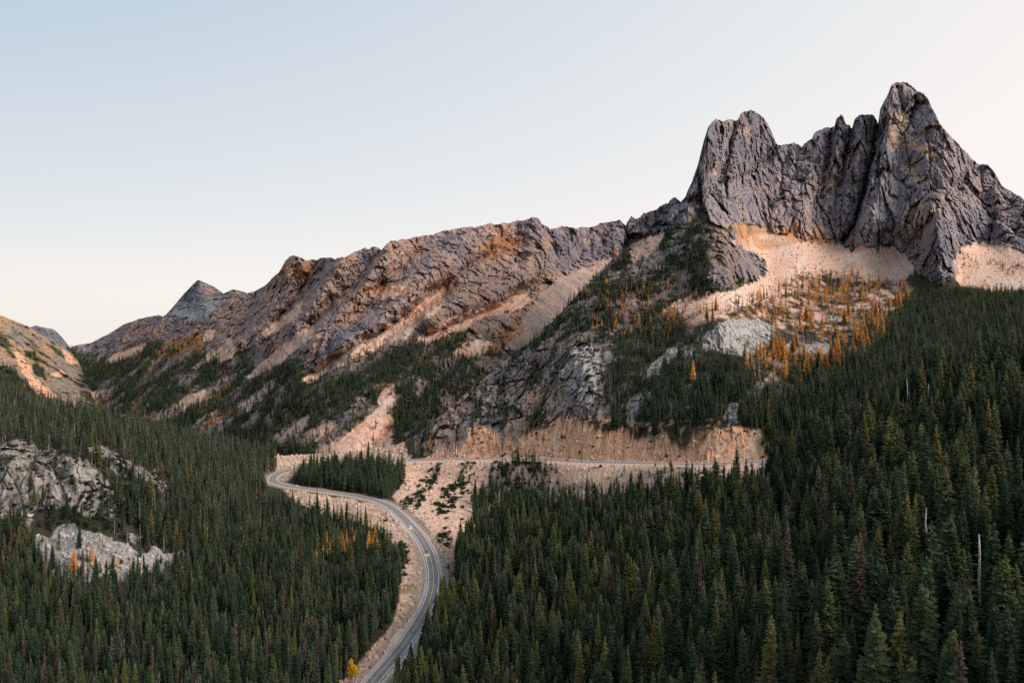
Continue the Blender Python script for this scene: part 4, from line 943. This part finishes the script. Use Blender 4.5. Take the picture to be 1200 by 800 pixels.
ALL = TREES + PLACED
A = np.array([[t[0], t[1], t[2], t[3]] for t in ALL])
forms = np.array([t[6] for t in ALL]); zones = np.array([t[7] for t in ALL])
ix = A[:, 0] / A[:, 1] * F + CX; iy = HY - A[:, 2] / A[:, 1] * F; ph = A[:, 3] * F / A[:, 1]
WID = {'fir': .125, 'olive': .14, 'slim': .08, 'brown': .12, 'grey': .07, 'larch': .10, 'snag': .02}
# keep the road open
rdx = np.full(len(A), 99.0)
nearroad = np.nonzero((A[:, 1] < 1250) & (zones != 'right'))[0]
for ch in np.array_split(nearroad, max(1, len(nearroad) // 4000)):
    rdx[ch] = np.sqrt(((A[ch, None, :2] - ROAD[None, ::3, :2]) ** 2).sum(-1)).min(1)
nr_ = np.nonzero(zones == 'right')[0]
for ch in np.array_split(nr_, max(1, len(nr_) // 3000)):
    rdx[ch] = np.sqrt(((A[ch, None, :2] - ROAD[None, ::3, :2]) ** 2).sum(-1)).min(1)
ok = rdx > np.where(zones == 'right', 15.0, 9.0)
# how much of each tree can be seen: paint silhouettes front to back into a coarse buffer
vis = np.zeros(len(A), int)
buf = np.zeros((800, 1200), bool)
order = np.argsort(A[:, 1])
for t in order:
    if not ok[t] or ph[t] < 6: continue
    top = iy[t] - ph[t]
    if top > 799 or ix[t] < -40 or ix[t] > 1240: continue
    w = max(1.0, WID[forms[t]] * ph[t])
    y0, y1 = max(0, int(top)), min(799, int(iy[t] - .08 * ph[t])); x0, x1 = max(0, int(ix[t] - w)), min(1199, int(ix[t] + w))
    if y1 <= y0 or x1 < x0: continue
    yy = np.arange(y0, y1 + 1)[:, None]; xx = np.arange(x0, x1 + 1)[None, :]
    hw = np.maximum(.6, w * ((yy - top) / ph[t]) ** .85) if forms[t] != 'snag' else np.full(yy.shape, max(.8, w))
    m = np.abs(xx - ix[t]) <= hw
    s = buf[y0:y1 + 1, x0:x1 + 1]
    vis[t] = int((m & ~s).sum()); s |= m

CONIFER_FORMS = ('fir', 'olive', 'slim', 'brown', 'grey')
def pick(mask, n):
    c = np.nonzero(mask & ok & (vis > 3))[0]
    return list(c[np.argsort(-vis[c])][:n])
individual = {}
fam_con = pick(np.isin(forms, CONIFER_FORMS), 300); fam_larch = pick(forms == 'larch', 300); fam_snag = pick(forms == 'snag', 120)
chosen = np.zeros(len(A), bool); chosen[fam_con + fam_larch + fam_snag] = True

# ---- masses of trees too many to count ---------------------------------------------------------
def hidden_collection(name, kinds):
    c = bpy.data.collections.new(name)
    for i, k in enumerate(kinds):
        o = bpy.data.objects.new(f'{name}_form_{i:02d}', k if isinstance(k, bpy.types.Mesh) else k.whole); c.objects.link(o)
    return c

def mass(name, label_kind, pts, rot, scl, var, coll):
    me = bpy.data.meshes.new(name)
    me.vertices.add(len(pts)); me.vertices.foreach_set('co', np.asarray(pts, np.float32).ravel())
    for nm, arr in (('turn', rot), ('size', scl)):
        at = me.attributes.new(nm, 'FLOAT_VECTOR', 'POINT'); at.data.foreach_set('vector', np.asarray(arr, np.float32).ravel())
    at = me.attributes.new('pick', 'INT', 'POINT'); at.data.foreach_set('value', np.asarray(var, np.int32))
    o = link(name, me); tag(o, kind='stuff')
    ng = bpy.data.node_groups.new(name, 'GeometryNodeTree')
    ng.interface.new_socket('Geometry', in_out='INPUT', socket_type='NodeSocketGeometry'); ng.interface.new_socket('Geometry', in_out='OUTPUT', socket_type='NodeSocketGeometry')
    N, L = ng.nodes, ng.links
    gi, go = N.new('NodeGroupInput'), N.new('NodeGroupOutput')
    ip = N.new('GeometryNodeInstanceOnPoints'); ci = N.new('GeometryNodeCollectionInfo')
    ci.inputs['Collection'].default_value = coll; ci.inputs['Separate Children'].default_value = True; ci.inputs['Reset Children'].default_value = True
    ip.inputs['Pick Instance'].default_value = True
    def attr(nm, ty):
        a = N.new('GeometryNodeInputNamedAttribute'); a.data_type = ty; a.inputs['Name'].default_value = nm; return a.outputs['Attribute']
    L.new(gi.outputs[0], ip.inputs['Points']); L.new(ci.outputs[0], ip.inputs['Instance']); L.new(attr('pick', 'INT'), ip.inputs['Instance Index'])
    L.new(attr('turn', 'FLOAT_VECTOR'), ip.inputs['Rotation']); L.new(attr('size', 'FLOAT_VECTOR'), ip.inputs['Scale']); L.new(ip.outputs[0], go.inputs[0])
    md = o.modifiers.new('grove', 'NODES'); md.node_group = ng
    return o

def forest(name, mask, formlist, near_px=26):
    ids = np.nonzero(mask & ok & ~chosen)[0]
    if len(ids) == 0: return
    kinds, start = [], {}
    for f in formlist:
        for lod in (0, 1):
            start[(f, lod)] = (len(kinds), len(KINDS[f][lod])); kinds += KINDS[f][lod]
    var = np.zeros(len(ids), int)
    for q, t in enumerate(ids):
        s, n = start[(forms[t], 0 if ph[t] > near_px else 1)]; var[q] = s + rng.integers(n)
    lean = rng.normal(0, .025, (len(ids), 2))
    rot = np.c_[lean, rng.random(len(ids)) * 6.28]
    h = A[ids, 3]; w = h * rng.uniform(.74, 1.14, len(ids)) * np.where(zones[ids] == 'right', 1.18, 1.0) * np.array([ALL[t][4] for t in ids]) * np.interp(h, [5, 12, 25], [1.7, 1.25, 1.0])
    o = mass(name, None, A[ids, :3], rot, np.c_[w, w, h], var, hidden_collection(name, kinds))
    return o
forest('forest', np.isin(forms, CONIFER_FORMS) | (forms == 'snag'), ['fir', 'olive', 'slim', 'brown', 'grey', 'snag'])
forest('larch_forest', forms == 'larch', ['larch'])

# ---- individual trees -----------------------------------------------------------------------------
FORM_WORDS = {'fir': 'dark green fir', 'olive': 'broad olive green fir', 'slim': 'slim dark green fir', 'brown': 'browned rust-tinged fir', 'grey': 'thin grey dying fir', 'larch': 'golden orange larch', 'snag': 'bare grey dead tree'}
def where(t):
    x, y = ix[t], iy[t] - .5 * ph[t]
    z = zones[t]
    if forms[t] == 'larch':
        if z == 'talus': return 'on the grey rubble below the left cliff'
        if z == 'larch_valley': return 'in the young green clearing left of the lower road'
        if z in ('larch_ridge', 'ridge', 'farleft'): return 'on the far ridge foot'
        if z == 'lone' : return 'among dark firs below the pale boulder slope'
        if x < 800: return 'on the rocky spur left of the towers'
        if y > 395: return 'in the glade beside the pale outcrop'
        if x < 900: return 'on the scree left of the pale outcrop'
        return 'on the scree under the tallest tower'
    if z in ('hairpin',): return 'inside the hairpin bend'
    if z == 'bank': return 'below the upper road embankment'
    if z in ('slope', 'bench', 'spur', 'larch_belt', 'larch_glade', 'larch_spur'): return 'on the slope above the upper road'
    if x < 400 or z in ('left', 'cliff', 'saplings'):
        if y < 560: return 'above the left cliff'
        if y < 690 and x < 260: return 'beside the grey rubble under the left cliff'
        if y > 730: return 'along the bottom edge left of the road'
        return 'in the valley forest left of the road'
    if x < 620: return 'just right of the lower road'
    if y > 720: return 'along the bottom edge, mid right' if x < 900 else 'in the lower right corner'
    if y < 600 and x < 930: return 'on the crest below the upper road'
    return 'in the middle of the right hand forest' if x < 900 else 'on the right hand hill'
ORD = ['', 'second', 'third', 'fourth', 'fifth', 'sixth', 'seventh', 'eighth', 'ninth', 'tenth', 'eleventh', 'twelfth', 'thirteenth', 'fourteenth', 'fifteenth', 'sixteenth', 'seventeenth', 'eighteenth', 'nineteenth', 'twentieth']
def build_family(ids, name, cat, fam_group):
    buckets = {}
    for t in ids: buckets.setdefault((forms[t], where(t)), []).append(t)
    for (f, wh), ts in sorted(buckets.items()):
        ts.sort(key=lambda t: ix[t])
        for n, t in enumerate(ts):
            base = FORM_WORDS[f]
            grp = f'{base}s {wh}' if len(ts) > 1 else fam_group
            lab = f'{base} {wh}'
            if len(ts) > 1:
                if n == 0: lab = f'leftmost {base} {wh}'
                elif n == len(ts) - 1: lab = f'rightmost {base} {wh}'
            k = KINDS[f][0] if ph[t] > 20 else KINDS[f][1]
            kd = k[rng.integers(len(k))]
            h = A[t, 3]; w = h * (rng.uniform(.85, 1.25) if ix[t] > 900 else rng.uniform(.72, 1.12)) * ALL[t][4]
            small = ph[t] < 20 or kd.crown is None
            r = bpy.data.objects.new(name, kd.whole if small and kd.crown else (kd.trunk if kd.crown is None else None))
            C.objects.link(r)
            r.location = A[t, :3]; r.scale = (w, w, h); r.rotation_euler = (rng.normal(0, .02), rng.normal(0, .02), rng.random() * 6.28)
            tag(r, lab, cat, grp)
            if not small:
                for pn, dt in (('trunk', kd.trunk), ('crown', kd.crown)):
                    c = bpy.data.objects.new(pn, dt); C.objects.link(c); c.parent = r
build_family(fam_con, 'conifer_tree', 'conifer', 'single firs')
build_family(fam_larch, 'larch_tree', 'larch', 'single larches')
build_family(fam_snag, 'dead_tree', 'dead tree', 'single dead trees')

# ---- yellow broadleaf tree at the lower road -----------------------------------------------------------
def leafy(seed, lobes, n, size):
    rs = np.random.default_rng(seed); V, T = [], []
    for _ in range(n):
        cx, cy, cz, rr, hh = lobes[rs.integers(len(lobes))]
        d = rs.normal(size=3); d /= np.linalg.norm(d); q = rs.random() ** .45
        c = np.array((cx, cy, cz)) + d * q * np.array((rr, rr, hh))
        a, b_ = rs.normal(size=3), rs.normal(size=3); a /= np.linalg.norm(a); b_ -= a * a.dot(b_); b_ /= np.linalg.norm(b_)
        s = size * rs.uniform(.6, 1.4); i = len(V)
        V += [c + a * s, c + b_ * s * .7, c - a * s, c - b_ * s * .7]; T += [(i, i + 1, i + 2), (i, i + 2, i + 3)]
    return V, T
p = foot(LM, 412, 806)
yt = link('aspen_tree', None, loc=p); tag(yt, 'bright yellow broadleaf tree at the bottom edge left of the lower road', 'tree')
tv, tq = cone_trunk(6.5, .28, .08, 7, lean=.4)
rs = np.random.default_rng(5)
for k in range(9):
    a = k * 2.4; z = 2.2 + k * .5; V0 = len(tv); l = 2.6 - .18 * k
    for t, rr in ((0, .08), (1, .03)):
        for s in range(4):
            th = 1.57 * s; tv.append((math.cos(a) * l * t - math.sin(a) * rr * math.cos(th), math.sin(a) * l * t + math.cos(a) * rr * math.cos(th), z + .9 * l * t + rr * math.sin(th)))
    for s in range(4): tq.append((V0 + s, V0 + (s + 1) % 4, V0 + 4 + (s + 1) % 4, V0 + 4 + s))
link('trunk', mesh_from('aspen_trunk', tv, tri_split(tq), 3, [M_BARK]), yt)
cv, ct = leafy(3, [(-.6, 0, 9.6, 1.3, 2.6), (-.8, .2, 6.6, 2.0, 2.2), (1.3, 0, 5.6, 2.4, 2.6), (2.4, .3, 4.2, 1.9, 2.0), (-.9, 0, 4.0, 2.0, 1.7), (.6, -.6, 7.2, 1.5, 1.6)], 2600, .30)
link('crown', mesh_from('aspen_crown', cv, ct, 3, [M_YELLOW]), yt)

# ----------------------------------------------------------------------------
# boulders and low shrubs
# ----------------------------------------------------------------------------
def rock_mesh(seed, mat):
    rs = np.random.default_rng(seed)
    import bmesh
    bm = bmesh.new(); bmesh.ops.create_icosphere(bm, subdivisions=2, radius=.5)
    pl = [(rs.normal(size=3), rs.uniform(.28, .46)) for _ in range(9)]
    for v in bm.verts:
        for nrm_, d in pl:
            nn = Vector(nrm_).normalized(); e = v.co.dot(nn) - d
            if e > 0: v.co -= nn * e
        v.co.x *= 1.15; v.co.z *= .8
    me = bpy.data.meshes.new('boulder_form'); bm.to_mesh(me); bm.free(); me.materials.append(mat)
    return me
def rock_mat(name, c0, c1):
    m, nt, b = new_mat(name, .95, .1)
    oi = nt.nodes.new('ShaderNodeObjectInfo'); r = nt.nodes.new('ShaderNodeValToRGB'); r.color_ramp.elements[0].color = (*c0, 1); r.color_ramp.elements[1].color = (*c1, 1)
    nt.links.new(oi.outputs['Random'], r.inputs['Fac']); nt.links.new(r.outputs['Color'], b.inputs['Base Color'])
    return m
M_BGREY = rock_mat('grey_granite', (.20, .19, .185), (.46, .43, .40)); M_BPINK = rock_mat('pink_granite', (.30, .20, .155), (.56, .42, .34))
def boulders(name, L, dens, smin, smax, mat, powr=3.0):
    pos, i, j = scatter(L, dens)
    s = smin + (smax - smin) * rng.random(len(pos)) ** powr
    return mass(name, None, pos, rng.random((len(pos), 3)) * 6.28, np.c_[s * rng.uniform(.8, 1.3, len(s)), s, s * rng.uniform(.7, 1.2, len(s))], rng.integers(0, 5, len(pos)), hidden_collection(name, [rock_mesh(60 + q, mat) for q in range(5)]))
boulders('grey_rubble', LM, MK['ltalus'] * .10, 1.0, 5.0, M_BGREY)
boulders('pink_rubble', LM, (MK['embank'] * .05 + MK['roadside'] * .09 + MK['earth'] * .05) * (MK['road'] > 8), .7, 4.6, M_BPINK, 3.5)
boulders('scree_rubble', LM, MK['talus'] * .02, 1.0, 4.5, M_BPINK, 4)

def shrub_mesh(seed):
    V, T = leafy(seed, [(0, 0, .35, .5, .35), (.25, .1, .5, .35, .3), (-.2, -.15, .45, .35, .3)], 130, .13)
    return mesh_from('shrub_form', V, T, 3, [M_SHRUB])
SH = [shrub_mesh(80 + q) for q in range(4)]
def shrubs(name, L, dens, smin, smax):
    pos, i, j = scatter(L, dens)
    s = rng.uniform(smin, smax, len(pos))
    return mass(name, None, pos, np.c_[np.zeros((len(s), 2)), rng.random(len(s)) * 6.28], np.c_[s, s, s * rng.uniform(.6, 1, len(s))], rng.integers(0, 4, len(pos)), hidden_collection(name, SH))
shrubs('undergrowth', LM, (MK['vg'] * .07 + np.clip(MK['spur'] + MK['crags'], 0, 1) * MK['veg'] * (1 - bare) * .03 + under * (1 - bare) * .03 + MK['cliff'] * .006 + MK['embank'] * .001 + MK['earth'] * .0025) * (MK['road'] > 17), 2, 5)
shrubs('ridge_undergrowth', LB, MB['veg'] * (1 - np.clip(MB['scree'] + MB['gscree'], 0, 1)) * .003, 3, 6)

# ----------------------------------------------------------------------------
# vehicles
# ----------------------------------------------------------------------------
import bmesh
M_GLASS = plain_mat('dark_window_glass', (0.02, 0.022, 0.026), .1, .5, vary=.05)
M_TYRE = plain_mat('black_rubber', (0.02, 0.02, 0.02), .8, .2)
M_LAMP = plain_mat('lit_headlamp', (.9, .85, .7), .3, .5, emit=((1.0, .82, .55), 1.3))
M_TAIL = plain_mat('red_tail_lamp', (.5, .02, .01), .3, .5, emit=((1.0, .06, .03), 1.5))
M_RIM = plain_mat('grey_alloy', (.4, .4, .42), .4, .5, metal=.6)
def lathe_wheel(r, w, mat, y0):
    bm = bmesh.new()
    bmesh.ops.create_cone(bm, cap_ends=True, segments=20, radius1=r, radius2=r, depth=w)
    bmesh.ops.bevel(bm, geom=[e for e in bm.edges if len(e.link_faces) == 2 and abs(e.calc_face_angle(0)) > 1], offset=.04, segments=2, affect='EDGES')
    bmesh.ops.rotate(bm, verts=bm.verts, matrix=__import__('mathutils').Matrix.Rotation(math.pi / 2, 3, 'X'))
    me = bpy.data.meshes.new('wheel'); bm.to_mesh(me); bm.free(); me.materials.append(mat); return me
def profile_body(outline, width, taper, mat, name):
    """side outline (x, z) swept across the width, edges rounded; upper points pulled in"""
    bm = bmesh.new(); zmin = min(z for _, z in outline); zmax = max(z for _, z in outline)
    sides = []
    for s in (-1, 1):
        sides.append([bm.verts.new((x, s * (width / 2 - taper * max(0, (z - zmin) / (zmax - zmin))), z)) for x, z in outline])
    bm.faces.new(sides[0]); bm.faces.new(list(reversed(sides[1])))
    n = len(outline)
    for i in range(n): bm.faces.new((sides[0][(i + 1) % n], sides[0][i], sides[1][i], sides[1][(i + 1) % n]))
    bmesh.ops.recalc_face_normals(bm, faces=bm.faces)
    bmesh.ops.bevel(bm, geom=list(bm.edges), offset=.06, segments=2, affect='EDGES')
    me = bpy.data.meshes.new(name); bm.to_mesh(me); bm.free(); me.materials.append(mat)
    return me
def box_mesh(name, sx, sy, sz, mat, bev=.02):
    bm = bmesh.new(); bmesh.ops.create_cube(bm, size=1)
    for v in bm.verts: v.co = Vector((v.co.x * sx, v.co.y * sy, v.co.z * sz))
    bmesh.ops.bevel(bm, geom=list(bm.edges), offset=bev, segments=2, affect='EDGES')
    me = bpy.data.meshes.new(name); bm.to_mesh(me); bm.free(); me.materials.append(mat); return me
def car(px_, row, toward, paint, label, lights=True, lane=1.85, group=None):
    """stands on the road where the centre line passes the given image column and row"""
    k = int(np.argmin(dist_to(px_, row))); t = tang[k] * (-1 if toward else 1)
    side = Vector((t[1], -t[0], 0))                       # right-hand side of travel
    base = Vector(ROAD[k]) + side * lane + Vector((0, 0, .1))
    root = link('car', None, loc=base); root.rotation_euler = (0, 0, math.atan2(t[1], t[0]))
    tag(root, label, 'car', group)
    link('body', profile_body([(-2.2, .32), (2.15, .32), (2.25, .55), (2.2, .78), (1.15, .95), (-1.95, 1.0), (-2.25, .9), (-2.28, .5)], 1.82, .06, paint, 'car_body'), root)
    link('cabin', profile_body([(1.05, .93), (.35, 1.46), (-1.35, 1.5), (-2.0, .96)], 1.66, .16, M_GLASS, 'car_cabin'), root)
    link('roof', box_mesh('car_roof', 1.66, 1.34, .06, paint), root, (-.5, 0, 1.5))
    for sx in (-1.35, 1.38):
        for sy in (-.84, .84):
            w = link('wheel', lathe_wheel(.33, .24, M_TYRE, 0), root, (sx, sy, .33))
            link('rim', lathe_wheel(.2, .26, M_RIM, 0), w)
    for sy in (-.64, .64):
        link('headlight', box_mesh('headlight', .10, .36, .17, M_LAMP if lights else M_GLASS), root, (2.2, sy, .66))
        link('tail_light', box_mesh('tail_light', .08, .34, .16, M_TAIL), root, (-2.25, sy, .74))
        if lights:
            sp = bpy.data.lights.new('headlamp_beam', 'SPOT'); sp.energy = 900; sp.color = (1.0, .74, .45); sp.spot_size = math.radians(50); sp.spot_blend = .8; sp.shadow_soft_size = .1
            o = bpy.data.objects.new('headlamp_beam', sp); C.objects.link(o); o.parent = root; o.location = (2.35, sy, .7); o.rotation_euler = (math.radians(79), 0, math.radians(-90))
    return root
P_WHITE = plain_mat('white_car_paint', (.75, .75, .74), .3, .5, vary=.03); P_DARK = plain_mat('dark_car_paint', (.05, .045, .05), .3, .5, vary=.05); P_RED = plain_mat('red_car_paint', (.75, .03, .02), .3, .5, vary=.05); P_GREY = plain_mat('grey_car_paint', (.28, .28, .29), .3, .5, vary=.05)
car(483, 617, True, P_WHITE, 'pale car with lit headlights coming round the lower road bend')
car(502, 647, True, P_DARK, 'dark car with glowing headlights on the lower road, ahead of the pale car')
car(559, 537, True, P_RED, 'small red car on the upper road below the orange cutbank, left of the other', False)
car(663, 539.5, True, P_RED, 'small red car on the upper road, right one of the two red cars', False)
car(459, 540.5, True, P_GREY, 'tiny grey car on the upper road above the hairpin trees', False)

# guard rail along the outer edge of the lower road
M_STEEL = plain_mat('galvanised_steel', (.42, .42, .43), .5, .5, metal=.5)
i0, i1 = sorted((int(np.argmin(dist_to(506, 700))), int(np.argmin(dist_to(504, 655)))))
gr = link('guardrail', None, loc=Vector(ROAD[i0])); tag(gr, 'grey steel guardrail at the left edge of the lower road', 'guardrail')
org = ROAD[i0]; off = -6.1
prof = [(-.04, .45), (.05, .52), (-.04, .60), (.05, .68), (-.04, .78)]
rows = np.stack([ROAD[i0:i1] - org + nrm[i0:i1] * (off + a) + np.array((0, 0, z)) for a, z in prof], 1)
nr, nc = rows.shape[:2]; ii = np.arange(nr * nc).reshape(nr, nc)
link('rail', mesh_from('guard_rail', rows.reshape(-1, 3), np.stack([ii[:-1, :-1], ii[:-1, 1:], ii[1:, 1:], ii[1:, :-1]], -1), 4, [M_STEEL]), gr)
pm = box_mesh('guard_post', .14, .14, 1.0, M_STEEL)
for q in range(i0, i1, 2): link('post', pm, gr, Vector(ROAD[q] - org + nrm[q] * (off - .14) + np.array((0, 0, .25))))

# small white marker board on the lower road's verge
k = int(np.argmin(dist_to(474, 755))); sgn = link('road_sign', None, loc=Vector(ROAD[k]) + Vector(nrm[k]) * 6.6 + Vector((0, 0, -.1)))
sgn.rotation_euler = (0, 0, math.radians(8)); tag(sgn, 'small white sign board on a post at the right verge of the lower road', 'sign')
link('post', box_mesh('sign_post', .10, .10, 2.2, M_RIM), sgn, (0, 0, 1.1)); link('board', box_mesh('sign_board', 1.1, .05, .9, M_WHITE), sgn, (0, -.09, 1.9))

# ----------------------------------------------------------------------------
# camera, light, sky
# ----------------------------------------------------------------------------
cam = bpy.data.cameras.new('camera'); cam.sensor_width = 36; cam.lens = 36 * F / 1200; cam.shift_y = -(400 - HY) / 1200 * 1.0
cam.clip_start = .5; cam.clip_end = 40000
co = bpy.data.objects.new('camera', cam); C.objects.link(co); co.rotation_euler = (math.pi / 2, 0, 0)
bpy.context.scene.camera = co

SUN_EL, SUN_AZ = math.radians(30), math.radians(122)   # azimuth clockwise from the view direction
sd = Vector((math.sin(SUN_AZ) * math.cos(SUN_EL), math.cos(SUN_AZ) * math.cos(SUN_EL), math.sin(SUN_EL)))
sl = bpy.data.lights.new('sun', 'SUN'); sl.energy = 2.2; sl.angle = math.radians(34); sl.color = (1.0, .87, .78)
so = bpy.data.objects.new('sun', sl); C.objects.link(so); so.rotation_euler = sd.to_track_quat('Z', 'Y').to_euler(); so.location = (400, -100, 900)
w = bpy.data.worlds.new('World'); bpy.context.scene.world = w; w.use_nodes = True
nt = w.node_tree; bg = nt.nodes['Background']; N, L = nt.nodes, nt.links
sky = N.new('ShaderNodeTexSky'); sky.sky_type = 'NISHITA'; sky.sun_disc = False; sky.sun_elevation = SUN_EL; sky.sun_rotation = SUN_AZ
sky.air_density = 1.0; sky.dust_density = 2.0; sky.ozone_density = 1.0; sky.altitude = 1600
# thin high veil after sunset: pale warm white low down and towards the sun, blue overhead and away from it
tc = N.new('ShaderNodeTexCoord'); sx = N.new('ShaderNodeSeparateXYZ'); L.new(tc.outputs['Generated'], sx.inputs[0])
m1 = N.new('ShaderNodeMath'); m1.operation = 'MULTIPLY_ADD'; m1.inputs[1].default_value = -2.6; m1.inputs[2].default_value = 1.9; L.new(sx.outputs['X'], m1.inputs[0])
m2 = N.new('ShaderNodeMath'); m2.operation = 'MULTIPLY'; L.new(m1.outputs[0], m2.inputs[0]); L.new(sx.outputs['Z'], m2.inputs[1])
m3 = N.new('ShaderNodeMath'); m3.operation = 'MULTIPLY'; m3.inputs[1].default_value = 0.4; L.new(m2.outputs[0], m3.inputs[0])
r = N.new('ShaderNodeValToRGB'); r.color_ramp.interpolation = 'LINEAR'; L.new(m3.outputs[0], r.inputs['Fac'])
K = 1 / (0.1 * 2.0)
stops = [(0.0, (.945, .89, .85)), (.06, (.945, .875, .835)), (.14, (.81, .83, .825)), (.38, (.585, .69, .78)), (1.0, (.36, .50, .70))]
e = r.color_ramp.elements
while len(e) < len(stops): e.new(.5)
for el, (pp, cc) in zip(e, stops): el.position = pp; el.color = (*cc, 1)
sc_ = N.new('ShaderNodeVectorMath'); sc_.operation = 'SCALE'; m4 = N.new('ShaderNodeMath'); m4.operation = 'MULTIPLY_ADD'; m4.inputs[1].default_value = .13 * K; m4.inputs[2].default_value = K; L.new(sx.outputs['X'], m4.inputs[0]); L.new(m4.outputs[0], sc_.inputs['Scale']); L.new(r.outputs[0], sc_.inputs[0])
mix = N.new('ShaderNodeMix'); mix.data_type = 'RGBA'; mix.inputs['Factor'].default_value = .92
L.new(sky.outputs[0], mix.inputs['A']); L.new(sc_.outputs[0], mix.inputs['B'])
L.new(mix.outputs['Result'], bg.inputs['Color']); bg.inputs['Strength'].default_value = 0.1

sc = bpy.context.scene
sc.view_settings.view_transform = 'Standard'; sc.view_settings.look = 'None'; sc.view_settings.exposure = 1.0; sc.view_settings.gamma = 1
sc.render.engine = 'CYCLES'
sc.cycles.max_bounces = 4; sc.cycles.diffuse_bounces = 2; sc.cycles.glossy_bounces = 1; sc.cycles.transmission_bounces = 2; sc.cycles.transparent_max_bounces = 4
sc.cycles.use_adaptive_sampling = True; sc.cycles.adaptive_threshold = 0.015
sc.cycles.use_denoising = False
